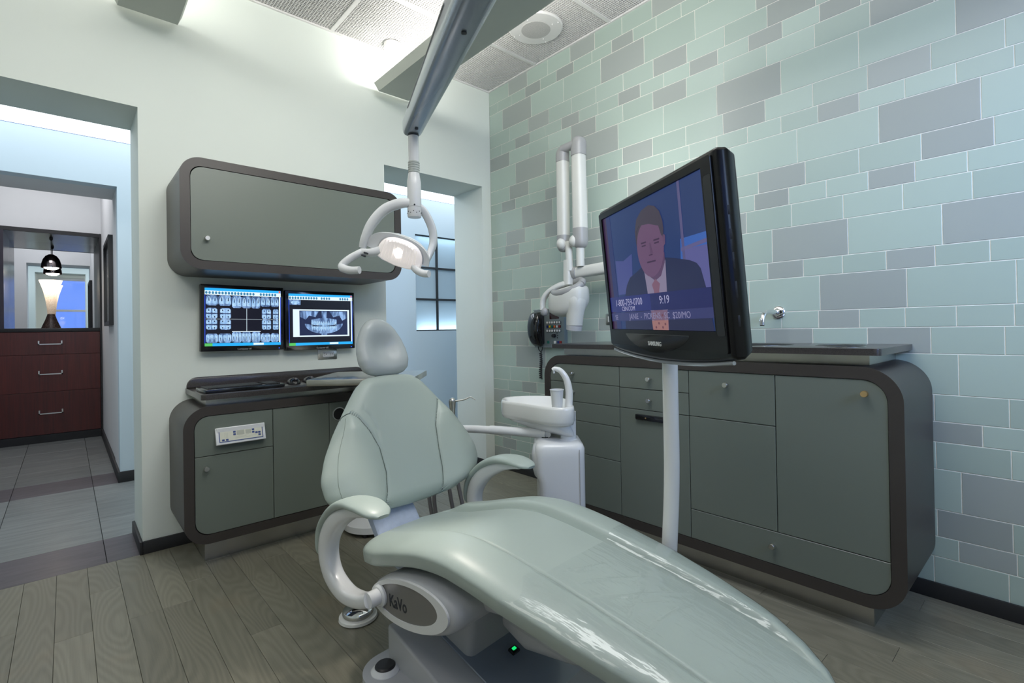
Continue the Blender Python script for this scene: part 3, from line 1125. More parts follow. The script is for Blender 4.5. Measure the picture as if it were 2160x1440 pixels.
def film_mat(name, lo, hi, sc=(60, 60, 16), s=1.0):
    m = bpy.data.materials.new(name)
    m.use_nodes = True
    nt = m.node_tree
    b = nt.nodes['Principled BSDF']
    b.inputs['Base Color'].default_value = (0.01, 0.01, 0.01, 1)
    geo = nt.nodes.new('ShaderNodeNewGeometry')
    mp = nt.nodes.new('ShaderNodeMapping')
    mp.inputs['Scale'].default_value = sc
    nz = nt.nodes.new('ShaderNodeTexNoise')
    nz.inputs['Scale'].default_value = 1
    nz.inputs['Detail'].default_value = 3
    nz.inputs['Distortion'].default_value = 0.5
    rp = nt.nodes.new('ShaderNodeValToRGB')
    rp.color_ramp.elements[0].position = 0.38
    rp.color_ramp.elements[1].position = 0.64
    rp.color_ramp.elements[0].color = (*lo, 1)
    rp.color_ramp.elements[1].color = (*hi, 1)
    nt.links.new(geo.outputs['Position'], mp.inputs[0])
    nt.links.new(mp.outputs[0], nz.inputs['Vector'])
    nt.links.new(nz.outputs['Fac'], rp.inputs['Fac'])
    nt.links.new(rp.outputs[0], b.inputs['Emission Color'])
    b.inputs['Emission Strength'].default_value = s
    return m


F_MID = film_mat('xray_grey', (0.05, 0.10, 0.24), (0.30, 0.50, 0.85))
F_BRT = film_mat('xray_bright', (0.26, 0.48, 0.80), (0.50, 0.74, 0.95), (140, 60, 60))
F_DRK = emat('xray_dark', (0.012, 0.02, 0.07), 1)
F_WHT = emat('screen_white', (0.75, 0.90, 1.0), 1.05)
F_BLU = emat('screen_blue', (0.0, 0.16, 0.85), 1.05)
F_CYN = emat('screen_cyan', (0.02, 0.42, 0.95), 1.05)
F_GRN = emat('screen_green', (0.10, 0.55, 0.12), 1.0)
F_EDGE = emat('screen_edge_blue', (0.02, 0.09, 0.85), 1.2)
F_ICON = emat('screen_icon', (0.04, 0.22, 0.40), 1.0)
F_RED = emat('screen_red', (0.85, 0.12, 0.06), 1.0)


def film(parent, fn, a0, b0, a1, b1, d, teeth, up, kind):
    """one x-ray film: clipped-corner sheet with teeth; up: crowns point up"""
    w, h = a1 - a0, b1 - b0
    c_ = min(w, h) * 0.16
    k = B()
    k.mi = 0
    k.extr([(a0 + c_, b0), (a1 - c_, b0), (a1, b0 + c_), (a1, b1 - c_), (a1 - c_, b1), (a0 + c_, b1), (a0, b1 - c_), (a0, b0 + c_)], fn, d, d + 0.0004)
    for q in range(teeth):
        ta = a0 + w * (q + 0.5) / teeth
        tw = w / teeth * 0.42
        k.mi = 1
        s = 1 if up else -1
        mid = b0 + h * 0.5
        if kind == 'peri':
            pts = [(-1, 0.30), (-0.95, 0.02), (-0.55, -0.28), (-0.2, -0.40), (0.2, -0.40), (0.55, -0.28), (0.95, 0.02), (1, 0.30), (0.5, 0.40), (0, 0.36), (-0.5, 0.40)]
            k.extr([(ta + x_ * tw, mid + s * y_ * h * 0.9) for x_, y_ in pts][::(1 if up else -1)], fn, d + 0.0004, d + 0.0007)
            k.mi = 2
            k.extr([(ta - tw * 0.12, mid - s * h * 0.30), (ta + tw * 0.12, mid - s * h * 0.30), (ta + tw * 0.2, mid + s * h * 0.06), (ta - tw * 0.2, mid + s * h * 0.06)][::(1 if up else -1)], fn, d + 0.0007, d + 0.0009)
        else:
            for (s2, m2) in ((1, b0 + h * 0.24), (-1, b0 + h * 0.74)):
                k.mi = 1
                pts = [(-0.9, -0.16), (0.9, -0.16), (1.05, 0.12), (0.6, 0.20), (0, 0.16), (-0.6, 0.20), (-1.05, 0.12)]
                k.extr([(ta + x_ * tw, m2 + s2 * y_ * h) for x_, y_ in pts][::s2], fn, d + 0.0004, d + 0.0007)
                k.mi = 2
                k.extr([(ta - tw * 0.2, m2 - s2 * 0.12 * h), (ta + tw * 0.2, m2 - s2 * 0.12 * h), (ta + tw * 0.25, m2 + s2 * 0.02 * h), (ta - tw * 0.25, m2 + s2 * 0.02 * h)][::s2], fn, d + 0.0007, d + 0.0009)
    if kind != 'peri':
        k.mi = 2
        k.extr([(a0, b0 + h * 0.47), (a1, b0 + h * 0.47), (a1, b0 + h * 0.53), (a0, b0 + h * 0.53)], fn, d + 0.0007, d + 0.0009)
    return k.done('xray_film', [F_MID, F_BRT, F_DRK], parent)


def monitor(x0, x1, z0, z1, lab, tilt, num):
    t = thing('computer_monitor', lab, 'monitor', ((x0 + x1) / 2, -0.06, z0), 'monitors on the back wall')
    cx, cz = (x0 + x1) / 2, (z0 + z1) / 2

    def fm_(a, b, d):
        da, db = a - cx, b - cz
        return Vector((cx + da * cos(tilt) - db * sin(tilt), -d, cz + da * sin(tilt) + db * cos(tilt)))
    B().extr(rr(x0, z0, x1, z1, 0.004, 3), fm_, 0.028, 0.060, 0.004).done('casing', M['black'], t)
    B().box(cx - 0.06, -0.03, cz - 0.06, cx + 0.06, 0.0, cz + 0.06).done('wall_bracket', M['blackm'], t)
    sx0, sx1, sz0, sz1 = x0 + 0.018, x1 - 0.014, z0 + 0.026, z1 - 0.018
    dd = 0.0605
    scr = B().extr([(sx0, sz0), (sx1, sz0), (sx1, sz1), (sx0, sz1)], fm_, 0.058, dd).done('screen', scr_bg, t)
    q = lambda s: sx0 + (sx1 - sx0) * s
    v = lambda s: sz0 + (sz1 - sz0) * s

    def rect(s0, t0, s1, t1, m, name='screen_bar', lift=0.0004):
        return B().extr([(q(s0), v(t0)), (q(s1), v(t0)), (q(s1), v(t1)), (q(s0), v(t1))], fm_, dd, dd + lift).done(name, m, scr)
    rect(0, 0.955, 1, 1, F_CYN, 'title_bar')
    rect(0.0, 0.885, 1, 0.955, F_WHT, 'tool_bar')
    rect(0, 0.0, 1, 0.05, F_CYN, 'task_bar')
    rect(0, 0.0, 0.095, 0.05, F_GRN, 'start_button', 0.0008)
    rect(0.97, 0.962, 0.995, 0.995, F_RED, 'close_button', 0.0008)
    rect(0.62, 0.008, 0.76, 0.045, F_WHT, 'task_button', 0.0008)
    rect(0, 0.05, 0.006, 0.885, F_EDGE, 'window_border', 0.0006)
    rect(0.975, 0.05, 0.992, 0.885, F_WHT, 'scroll_bar', 0.0006)
    rect(0.992, 0.05, 1.0, 0.885, F_EDGE, 'window_border', 0.0006)
    for i in range(22):
        s = 0.02 + i * 0.040 + (0.06 if i > 15 else 0)
        if num == 2 and i in (11, 16, 17):
            continue
        if s > 0.96:
            break
        B().extr(ell(q(s), v(0.92), 0.0052, 0.0072, 0, 10), fm_, dd + 0.0004, dd + 0.0008).done('tool_icon', F_ICON, scr)
    text('Computer #%d' % num, 0.012, fm_(cx - 0.03, z0 + 0.006, 0.0604), (cos(tilt), 0, sin(tilt)), (-sin(tilt), 0, cos(tilt)), M['lgrey'], t)
    B().extr(ell(x1 - 0.022, z0 + 0.010, 0.003, 0.003, 0, 12), fm_, 0.0595, 0.0612).done('power_light', F_EDGE, t)
    if num == 1:
        cols = [0.012, 0.165, 0.335, 0.465, 0.590, 0.715, 0.855, 0.972]
        for i in range(7):
            mid = i in (2, 3, 4)
            film(scr, fm_, q(cols[i]) + 0.001, v(0.665 if mid else 0.70), q(cols[i + 1]) - 0.001, v(0.88), dd, 2 if not mid else 2, False, 'peri')
            film(scr, fm_, q(cols[i]) + 0.001, v(0.055), q(cols[i + 1]) - 0.001, v(0.245 if mid else 0.215), dd, 3 if not mid else 3, True, 'peri')
        for (c0, c1) in ((0.015, 0.155), (0.185, 0.325), (0.735, 0.862), (0.888, 0.965)):
            film(scr, fm_, q(c0), v(0.47), q(c1), v(0.66), dd, 2, True, 'bite')
            film(scr, fm_, q(c0), v(0.28), q(c1), v(0.465), dd, 2, True, 'bite')
        rect(0.528, 0.25, 0.533, 0.66, F_WHT, 'cross_line', 0.0012)
        rect(0.012, 0.466, 0.972, 0.469, F_WHT, 'cross_line', 0.0012)
        rect(0.34, 0.243, 0.715, 0.255, F_WHT, 'cross_line', 0.0012)
    else:
        rect(0.012, 0.785, 0.175, 0.882, F_MID, 'thumbnail', 0.0005)
        B().extr(ell(q(0.095), v(0.83), 0.022, 0.010), fm_, dd + 0.0005, dd + 0.0009).done('thumbnail_jaw', F_BRT, scr)
        rect(0.06, 0.165, 0.945, 0.70, F_WHT, 'xray_border', 0.0004)
        rect(0.155, 0.19, 0.915, 0.675, F_DRK, 'xray_panorama', 0.0006)

        def blob(pts, m, d0, name):
            B().extr([(q(a), v(b)) for a, b in pts], fm_, dd + d0, dd + d0 + 0.0002).done(name, m, scr)
        jaw = [(0.535 + 0.30 * cos(pi + pi * k / 16), 0.42 + 0.20 * sin(pi + pi * k / 16)) for k in range(17)]
        jaw_in = [(0.535 + 0.20 * cos(2 * pi - pi * k / 16), 0.40 + 0.06 * sin(2 * pi - pi * k / 16)) for k in range(17)]
        blob(jaw + jaw_in, F_MID, 0.0007, 'jaw_bone')
        blob([(0.17, 0.665), (0.17, 0.55), (0.25, 0.50), (0.30, 0.58), (0.40, 0.55), (0.45, 0.665)], F_MID, 0.0007, 'skull_bone')
        blob([(0.90, 0.665), (0.90, 0.53), (0.83, 0.48), (0.78, 0.58), (0.68, 0.55), (0.62, 0.665)][::-1], F_MID, 0.0007, 'skull_bone')
        blob([(0.49, 0.19), (0.58, 0.19), (0.565, 0.40), (0.575, 0.665), (0.495, 0.665), (0.505, 0.40)], F_MID, 0.0008, 'spine')
        blob([(0.335 + 0.40 * k / 10, 0.50 + 0.03 * sin(pi * k / 10)) for k in range(11)] + [(0.735 - 0.40 * k / 10, 0.44) for k in range(11)], F_MID, 0.00085, 'upper_gum')
        for k in range(14):
            s = 0.335 + 0.0287 * k
            dip = 0.028 * sin(pi * (k + 0.5) / 14)
            for sg, nm in ((1, 'upper_tooth'), (-1, 'lower_tooth')):
                y0 = 0.40 - dip
                pts = [(s, y0 + sg * 0.006), (s + 0.024, y0 + sg * 0.006), (s + 0.025, y0 + sg * 0.05), (s + 0.014, y0 + sg * 0.10), (s + 0.010, y0 + sg * 0.10), (s - 0.001, y0 + sg * 0.05)]
                blob(pts[::sg], F_BRT, 0.0010, nm)
        for (s0, s1) in ((0.345, 0.50), (0.60, 0.735)):
            rect(s0, 0.368, s1, 0.384, F_DRK, 'bite_gap', 0.0014)
    return t


monitor(-1.870, -1.489, 0.915, 1.243, 'left wall monitor showing rows of small dental x-rays', radians(-0.6), 1)
monitor(-1.480, -1.094, 0.906, 1.230, 'right wall monitor showing one wide jaw x-ray', 0.0, 2)
# ---- outlet under the right monitor
t = thing('power_outlet', 'steel wall plate with two sockets under the right monitor', 'outlet', (-1.234, -0.004, 0.846))
B().extr(rr(-1.289, 0.847, -1.179, 0.906, 0.003, 3), fB, 0.0005, 0.005, 0.0015).done('plate', M['steel'], t)
o = B().extr(rr(-1.262, 0.861, -1.198, 0.891, 0.004, 3), fB, 0.004, 0.0075, 0.001).done('socket_face', M['white'], t)
for ca in (-1.247, -1.214):
    k = B()
    for (aa, bb, w, h) in ((ca - 0.005, 0.881, 0.006, 0.0022), (ca - 0.005, 0.871, 0.006, 0.0022)):
        k.extr(rr(aa - w / 2, bb - h / 2, aa + w / 2, bb + h / 2, 0.0004, 1), fB, 0.0072, 0.0078)
    k.extr(ell(ca + 0.006, 0.876, 0.0026, 0.0026, 0, 12), fB, 0.0072, 0.0078)
    k.done('slots', M['blackm'], o)
for ca in (-1.279, -1.189):
    B().extr(ell(ca, 0.876, 0.0028, 0.0028, 0, 10), fB, 0.0045, 0.0062).done('screw', M['nickel'], t)
# ---- switch plate on the tiles
t = thing('switch_plate', 'steel switch plate on the tiles half hidden by the television edge', 'switch', (-0.004, -1.08, 1.015))
B().extr(rr(1.040, 1.018, 1.115, 1.082, 0.003, 3), fR, 0.0003, 0.005, 0.0015).done('plate', M['steel'], t)
B().extr(rr(1.058, 1.033, 1.098, 1.067, 0.003, 3), fR, 0.004, 0.008, 0.001).done('rocker', M['white'], t)

# ================================================================== DENTAL CHAIR
TH = radians(6)
VV = Vector((cos(TH), sin(TH), 0))       # across the chair
UU = Vector((sin(TH), -cos(TH), 0))      # towards the foot end
ZZ = Vector((0, 0, 1))
CO = Vector((-1.434, -1.702, 0))


def C(u, v, z):
    return CO + UU * u + VV * v + ZZ * z


def lerp(x, xs, ys):
    if x <= xs[0]:
        return ys[0]
    for i in range(len(xs) - 1):
        if x <= xs[i + 1]:
            t_ = (x - xs[i]) / (xs[i + 1] - xs[i])
            return ys[i] + (ys[i + 1] - ys[i]) * t_
    return ys[-1]


def sm(x, xs, ys):
    """smooth interpolation (average of neighbouring linear values)"""
    h_ = 0.035
    return sum(lerp(x + h_ * k / 3, xs, ys) for k in range(-3, 4)) / 7


ch = thing('dental_chair', 'mint grey dental chair with armrests in the middle of the room', 'dental chair', tuple(CO))
SU = [-0.36, -0.2, -0.1, 0, 0.1, 0.2, 0.3, 0.45, 0.6, 0.9]
SZ = [0.352, 0.386, 0.417, 0.444, 0.454, 0.445, 0.43, 0.405, 0.374, 0.298]
WU = [-0.365, -0.36, -0.345, -0.31, -0.26, -0.2, -0.05, 0.3, 0.45, 0.56, 0.68, 0.78, 0.83, 0.855, 0.868, 0.872]
WW = [0.06, 0.13, 0.18, 0.225, 0.252, 0.265, 0.268, 0.264, 0.252, 0.236, 0.213, 0.184, 0.148, 0.105, 0.06, 0.02]


def seat_sec(u, off=0.0, n=180, top=True):
    w = lerp(u, WU, WW) + off
    zc = sm(u, SU, SZ)
    e = min(1.0, min(u + 0.372, 0.878 - u) / 0.06)
    e = sqrt(max(0.0, 1 - (1 - e) ** 2))
    ht, hb = (0.036 + off) * e, (0.030 + off) * e
    taper = min(1.0, w / 0.2)
    up = []
    for k in range(n + 1):
        v_ = w * sin(-pi / 2 + pi * k / n)
        a = abs(v_) / w
        drop = ht * (1 - sqrt(max(0, 1 - a ** 5)))
        g1 = 0.132 * taper
        fade = max(0, min(1, (0.84 - u) / 0.12)) * max(0, min(1, (u + 0.36) / 0.08))
        gro = -0.015 * math.exp(-((abs(v_) - g1) / 0.0075) ** 2) * fade if off == 0 else -0.003 * math.exp(-((abs(v_) - g1) / 0.02) ** 2)
        bol = 0.021 * fade * (1 / (1 + math.exp(-(abs(v_) - g1 - 0.008) / 0.006)))
        cen = 0.006 * fade * (1 - (v_ / g1) ** 2) if abs(v_) < g1 else 0
        up.append((v_, zc - drop + gro + bol + cen + off * 0.5))
    dn = []
    m_ = 24
    for k in range(1, m_):
        v_ = w * sin(pi / 2 - pi * k / m_)
        a = abs(v_) / w
        dn.append((v_, zc - ht - hb * sqrt(max(0, 1 - a ** 4))))
    return up, dn


us = [-0.368 + (0.8715 + 0.368) * (0.5 - 0.5 * cos(pi * i / 150)) * 0.35 + (0.8715 + 0.368) * (i / 150) * 0.65 for i in range(151)]
rings = []
for u in us:
    up, dn = seat_sec(u)
    rings.append([C(u, a, z) for a, z in up + dn])
B().loft(rings).done('seat_cushion', M['vinyl'], ch, smooth_ang=60)
# clear vinyl sleeve over the leg rest
rings = []
rn = random.Random(5)
WR = [(rn.uniform(0.36, 0.60), rn.uniform(-0.05, 0.05), rn.uniform(-0.5, 0.9), rn.uniform(0.05, 0.11), rn.uniform(0.0015, 0.0035)) for _ in range(12)]


def wrinkle(u, a):
    return sum(h_ * math.exp(-((u - u0_ - k_ * a) / 0.005) ** 2) * max(0, 1 - ((a - a0_) / l_) ** 2) for (u0_, a0_, k_, l_, h_) in WR)


uL = [0.31 + (0.68 - 0.31) * i / 120 for i in range(120)] + [0.68 + (0.874 - 0.68) * i / 30 for i in range(31)]
for u in uL:
    up, dn = seat_sec(u, 0.0028)
    lag = [0.012 * sin(9 * a + 1) for a, z in up]
    rings.append([C(u + lg * max(0, 1 - (u - 0.31) / 0.08), a, z + wrinkle(u, a)) for (a, z), lg in zip(up, lag)] + [C(u, a, z) for a, z in dn])
B().loft(rings, cap=False).done('clear_plastic_cover', M['film'], ch, smooth_ang=80)

# ---- backrest
HB0, HB1 = C(-0.40, 0, 0.42), C(-0.56, 0, 0.815)
HD = (HB1 - HB0).normalized()
HN = VV.cross(HD).normalized()
if HN.y > 0:
    HN = -HN


def K(v_, h_, d_=0.0):
    return HB0 + VV * v_ + HD * h_ + HN * d_


BH = [-0.020, -0.014, 0.0, 0.02, 0.06, 0.12, 0.19, 0.26, 0.33, 0.39, 0.42, 0.436, 0.444, 0.447]
BWd = [0.05, 0.16, 0.235, 0.285, 0.322, 0.328, 0.301, 0.258, 0.205, 0.158, 0.131, 0.108, 0.08, 0.04]
V0 = 0.040
LS = [(-0.150, 0.322), (-0.130, 0.300), (-0.101, 0.246), (-0.080, 0.184), (-0.076, 0.102), (-0.088, 0.04), (-0.105, -0.008)]
LS0 = [(-0.168, 0.318), (-0.162, 0.324), (-0.150, 0.322)]
RS = [(0.225, 0.322), (0.196, 0.27), (0.176, 0.225), (0.163, 0.14), (0.156, 0.067), (0.139, -0.003)]


def bw(h_):
    return sum(lerp(h_ + 0.018 * k_ / 4, BH, BWd) for k_ in range(-4, 5)) / 9 if -0.005 < h_ < 0.43 else lerp(h_, BH, BWd)


def seam_v(S, h_):
    return lerp(-h_, [-p[1] for p in S], [p[0] for p in S])


def back_front(v_, h_):
    w = bw(h_)
    a = min(1, abs(v_ - V0) / w)
    e = min(1.0, min(h_ + 0.022, 0.449 - h_) / 0.05)
    e = sqrt(max(0.0, 1 - (1 - e) ** 2))
    f = 0.040 * e * sqrt(max(0, 1 - a ** 4))
    if h_ < 0.325:
        for S in (LS, RS):
            s = seam_v(S, h_)
            f -= 0.006 * math.exp(-((v_ - s) / 0.0045) ** 2)
        ls, rs = seam_v(LS, h_), seam_v(RS, h_)
        fd = min(1, (0.325 - h_) / 0.06)
        if v_ < ls:
            f += fd * 0.018 * sin(pi * min(1, (ls - v_) / max(0.02, ls - (V0 - w)))) * e
        if v_ > rs:
            f += fd * 0.018 * sin(pi * min(1, (v_ - rs) / max(0.02, V0 + w - rs))) * e
    # folds by the left seam
    for (s0, h0, h1) in ((0.028, 0.23, 0.345), (0.012, 0.20, 0.27)):
        if h0 < h_ < h1:
            c_ = seam_v(LS, h_) + s0 + 0.02 * (h_ - h0) / (h1 - h0)
            f -= 0.004 * sin(pi * (h_ - h0) / (h1 - h0)) * math.exp(-((v_ - c_) / 0.006) ** 2)
    return f


rings = []
NH = 90
for i in range(NH + 1):
    h_ = -0.0195 + (0.4465 + 0.0195) * i / NH
    w = bw(h_)
    e = min(1.0, min(h_ + 0.022, 0.449 - h_) / 0.05)
    e = sqrt(max(0.0, 1 - (1 - e) ** 2))
    ring = []
    for k in range(221):
        v_ = V0 + w * sin(-pi / 2 + pi * k / 220)
        ring.append(K(v_, h_, back_front(v_, h_)))
    for k in range(1, 24):
        v_ = V0 + w * sin(pi / 2 - pi * k / 24)
        a = abs(v_ - V0) / w
        ring.append(K(v_, h_, -0.042 * e * sqrt(max(0, 1 - a ** 4))))
    rings.append(ring)
bk = B().loft(rings).done('backrest', M['vinyl'], ch, smooth_ang=60)
for S, h1 in ((LS, 0.318), (RS, 0.318)):
    hs_ = [h1 - (h1 + 0.006) * i / 60 for i in range(61)]
    B().tube([K(seam_v(S, h_), h_, back_front(seam_v(S, h_), h_) + 0.0004) for h_ in hs_], 0.0022, 8, 1).done('piping', M['seam'], bk)
arch = [(-0.184, 0.304), (-0.178, 0.312), (-0.170, 0.317), (-0.160, 0.320), (-0.149, 0.318)]
B().tube([K(v_, h_, back_front(v_, h_) + 0.0002) for v_, h_ in arch], 0.0020, 8, 4).done('piping', M['seam'], bk)
B().tube([K(v_, h_, back_front(v_, h_) + 0.0002) for v_, h_ in ((-0.172, 0.305), (-0.192, 0.265), (-0.212, 0.225), (-0.228, 0.19), (-0.239, 0.155), (-0.247, 0.12), (-0.249, 0.09), (-0.245, 0.06), (-0.236, 0.035), (-0.222, 0.012))], 0.0009, 6, 4).done('stitching', M['seam2'], bk)
# headrest
rings = []
hp = [0.445, 0.447, 0.455, 0.470, 0.50, 0.54, 0.58, 0.62, 0.645, 0.660, 0.669, 0.672]
hw_ = [0.02, 0.05, 0.076, 0.094, 0.104, 0.103, 0.093, 0.074, 0.056, 0.040, 0.022, 0.008]
for i in range(61):
    h_ = 0.4455 + (0.6715 - 0.4455) * (0.5 - 0.5 * cos(pi * i / 60))
    w = lerp(h_, hp, hw_)
    e = min(1.0, min(h_ - 0.445, 0.672 - h_) / 0.075)
    e = sqrt(max(0.02, 1 - (1 - e) ** 2))
    ring = []
    for k in range(48):
        a = 2 * pi * k / 48
        cx_, sx_ = cos(a), sin(a)
        d = sx_ * 0.045 * e
        if sx_ > 0:
            d = sx_ ** 0.7 * 0.050 * e
            rr_ = sqrt((cx_ * w / 0.066) ** 2 + ((h_ - 0.545) / 0.080) ** 2)
            d -= 0.044 * math.exp(-rr_ ** 2 * 1.3)
        ring.append(K(0.034 + w * math.copysign(abs(cx_) ** 0.9, cx_), h_, d + 0.01))
    rings.append(ring)
hr = B().loft(rings).done('headrest', M['vinyl_head'], ch, smooth_ang=70)
for v_ in (-0.012, 0.072):
    B().cyl(K(v_, 0.40, 0.0), K(v_, 0.49, 0.0), 0.0055).done('headrest_post', M['chrome'], ch)
# bracket between back and seat, in its ribbed pale blue cover
B().sweep([K(-0.045, 0.10, -0.05), K(-0.05, 0.0, -0.035), C(-0.385, -0.055, 0.36), C(-0.33, -0.055, 0.30), C(-0.2, -0.05, 0.27)], VV, [0.085] * 5, [0.018] * 5, 24, 5, 6).done('back_bracket', M['bracket'], ch)
# ---- armrests
for s, v_ in ((-1, -0.305), (1, 0.290)):
    ar = thing('tmp', 'x', 'x', tuple(CO))
    bpy.data.objects.remove(ar)
    k = B()
    pts = [(-0.125, 0.514), (-0.165, 0.512), (-0.225, 0.500), (-0.300, 0.462), (-0.352, 0.405), (-0.365, 0.345), (-0.335, 0.290), (-0.265, 0.262), (-0.19, 0.268), (-0.137, 0.288)]
    k.sweep([C(u, v_, z) for u, z in pts], VV, [0.016, 0.022, 0.025, 0.026, 0.026, 0.026, 0.026, 0.026, 0.024, 0.022], [0.006, 0.011, 0.019, 0.026, 0.028, 0.027, 0.024, 0.021, 0.019, 0.019], 22, 6, 3.2)
    k.cyl(C(-0.137, v_ - s * -0.012, 0.288), C(-0.137, s * 0.235, 0.288), 0.021)
    sup = k.done('armrest', M['white'], ch, smooth_ang=50)
    k = B()
    pad = [(-0.075, 0.522), (-0.10, 0.527), (-0.16, 0.534), (-0.24, 0.524), (-0.32, 0.486), (-0.385, 0.420), (-0.402, 0.355), (-0.394, 0.330)]
    k.sweep([C(u, v_, z) for u, z in pad], VV, [0.018, 0.038, 0.046, 0.040, 0.032, 0.027, 0.022, 0.010], [0.005, 0.011, 0.014, 0.014, 0.013, 0.012, 0.010, 0.005], 24, 6, 2.4)
    k.done('armrest_pad', M['vinyl'], sup, smooth_ang=60)
# ---- under-seat housing with oval side plate
EC = (-0.012, 0.302)
EA = radians(9)
k = B()
rings = []
for v_, sc_ in ((-0.272, 0.86), (-0.268, 0.93), (-0.258, 0.98), (-0.24, 1.0), (0.24, 1.0), (0.258, 0.98), (0.268, 0.93), (0.272, 0.86)):
    rings.append([C(a, v_, b) for a, b in ell(EC[0], EC[1], 0.186 * sc_, 0.068 * sc_, EA, 56)])
k.loft(rings)
hs = k.done('side_housing', M['lgrey'], ch, smooth_ang=50)
fS = lambda a, b, d: C(a, -0.272 - d, b)
B().ring(ell(EC[0] - 0.006, EC[1], 0.164, 0.060, EA, 56), ell(EC[0] - 0.014, EC[1] + 0.001, 0.132, 0.046, EA, 56), fS, -0.004, 0.006).done('oval_rim', M['white'], hs)
bd = B().extr(ell(EC[0] - 0.014, EC[1] + 0.001, 0.132, 0.046, EA, 56), fS, -0.004, 0.003).done('badge_plate', M['badge'], hs)
text('KaVo', 0.044, fS(-0.098, 0.274, 0.0032), UU * cos(EA * 0.5) + ZZ * sin(EA * 0.5), -UU * sin(EA * 0.5) + ZZ * cos(EA * 0.5), M['print'], hs, 'logo', 0.0005, 0.80, 0.0008)
B().lathe(C(-0.137, -0.276, 0.288), [(0.029, 0), (0.029, 0.006), (0.025, 0.010)], tuple(-VV), 28).done('pivot_ring', M['white'], hs)
# shell under the leg rest
rings = []
for u, z, hw, hh in ((0.02, 0.33, 0.20, 0.05), (0.14, 0.345, 0.195, 0.055), (0.26, 0.345, 0.17, 0.05), (0.40, 0.325, 0.13, 0.04), (0.52, 0.305, 0.09, 0.028), (0.58, 0.30, 0.05, 0.012)):
    rings.append([C(u, hw * math.copysign(abs(cos(2 * pi * k / 32)) ** 0.6, cos(2 * pi * k / 32)), z + hh * math.copysign(abs(sin(2 * pi * k / 32)) ** 0.7, sin(2 * pi * k / 32))) for k in range(32)])
B().loft(rings).done('leg_rest_shell', M['lgrey'], ch, smooth_ang=50)
# belly under the shell with power lamp
rings = []
for u, z, hw, hh in ((0.10, 0.235, 0.02, 0.012), (0.13, 0.235, 0.10, 0.034), (0.22, 0.235, 0.125, 0.05), (0.36, 0.255, 0.12, 0.05), (0.48, 0.28, 0.09, 0.035), (0.53, 0.285, 0.04, 0.012)):
    rings.append([C(u, 0.02 + hw * math.copysign(abs(cos(2 * pi * k / 28)) ** 0.6, cos(2 * pi * k / 28)), z + hh * math.copysign(abs(sin(2 * pi * k / 28)) ** 0.7, sin(2 * pi * k / 28))) for k in range(28)])
B().loft(rings).done('motor_cover', M['lgrey'], ch, smooth_ang=50)
# sloping lift arm
k = B()
P4 = []
vl, vr = -0.222, 0.16
for (u, zt_, zb_) in ((-0.19, 0.165, 0.06), (0.30, 0.044, 0.03)):
    P4.append((u, zt_, zb_))
(u0, t0_, b0_), (u1, t1_, b1_) = P4
k.hexa([C(u0, vl, b0_), C(u1, vl - 0.02, b1_), C(u1, vr, b1_), C(u0, vr, b0_), C(u0, vl, t0_), C(u1, vl - 0.02, t1_), C(u1, vr, t1_), C(u0, vr, t0_)], 0.016, 3)
la = k.done('lift_arm', M['lgrey'], ch)
k = B()
k.hexa([C(-0.10, -0.13, 0.145), C(0.26, -0.14, 0.056), C(0.26, 0.13, 0.056), C(-0.10, 0.13, 0.145), C(-0.10, -0.13, 0.1500), C(0.26, -0.14, 0.0612), C(0.26, 0.13, 0.0612), C(-0.10, 0.13, 0.1500)], 0.003, 1)
k.done('arm_plate', mat('blue_grey_plate', (0.22, 0.26, 0.33), 0.3, coat=0.3), la)
k = B().obox(C(0.10, -0.005, 0.108), (UU - ZZ * 0.247).normalized(), VV, (ZZ + UU * 0.247).normalized(), 0.011, 0.014, 0.004, 0.002)
sw = k.done('power_switch', M['black'], la)
B().obox(C(0.10, -0.005, 0.1122), (UU - ZZ * 0.247).normalized(), VV, (ZZ + UU * 0.247).normalized(), 0.004, 0.006, 0.002).done('power_lamp', emat('green_lamp', (0.01, 0.75, 0.18), 1.0), sw)
k = B()
k.hexa([C(-0.16, -0.12, 0.13), C(0.04, -0.12, 0.09), C(0.04, 0.14, 0.09), C(-0.16, 0.14, 0.13), C(-0.14, -0.12, 0.30), C(0.06, -0.12, 0.30), C(0.06, 0.14, 0.30), C(-0.14, 0.14, 0.30)], 0.02, 3)
k.done('lift_column', M['lgrey'], ch)
# floor base with round toe switch
k = B()
k.extr(rr(-0.232, -0.315, 0.62, 0.255, 0.085, 10), lambda a, b, d: C(a, b, d), 0.0, 0.064, 0.042, seg=6)
bs = k.done('base', M['lgrey'], ch)
k = B().lathe(C(-0.158, -0.252, 0.056), [(0.040, 0), (0.039, 0.010), (0.030, 0.020), (0.028, 0.020)], (0, 0, 1), 36)
tg = k.done('toe_switch', M['white'], bs)
B().lathe(C(-0.158, -0.252, 0.070), [(0.028, 0), (0.028, 0.008), (0.024, 0.012)], (0, 0, 1), 36).done('toe_pad', M['blackm'], tg)
# ---- chrome foot switch on the floor behind the left armrest
t = thing('foot_control', 'chrome domed foot control with white rim on the oak floor', 'foot control', (-1.598, -1.172, 0))
B().lathe((-1.598, -1.172, 0.0005), [(0.062, 0), (0.066, 0.004), (0.064, 0.012), (0.048, 0.014)], (0, 0, 1), 44).done('rim', M['porc'], t)
B().lathe((-1.598, -1.172, 0.012), [(0.050, 0), (0.053, 0.004), (0.053, 0.016), (0.050, 0.022), (0.030, 0.028), (0.008, 0.030)], (0, 0, 1), 44).done('dome', M['chrome'], t)

# ================================================================== CUSPIDOR UNIT
cu = thing('cuspidor_unit', 'white rinsing unit with ceramic bowl standing beside the chair', 'cuspidor', (-0.85, -1.44, 0))


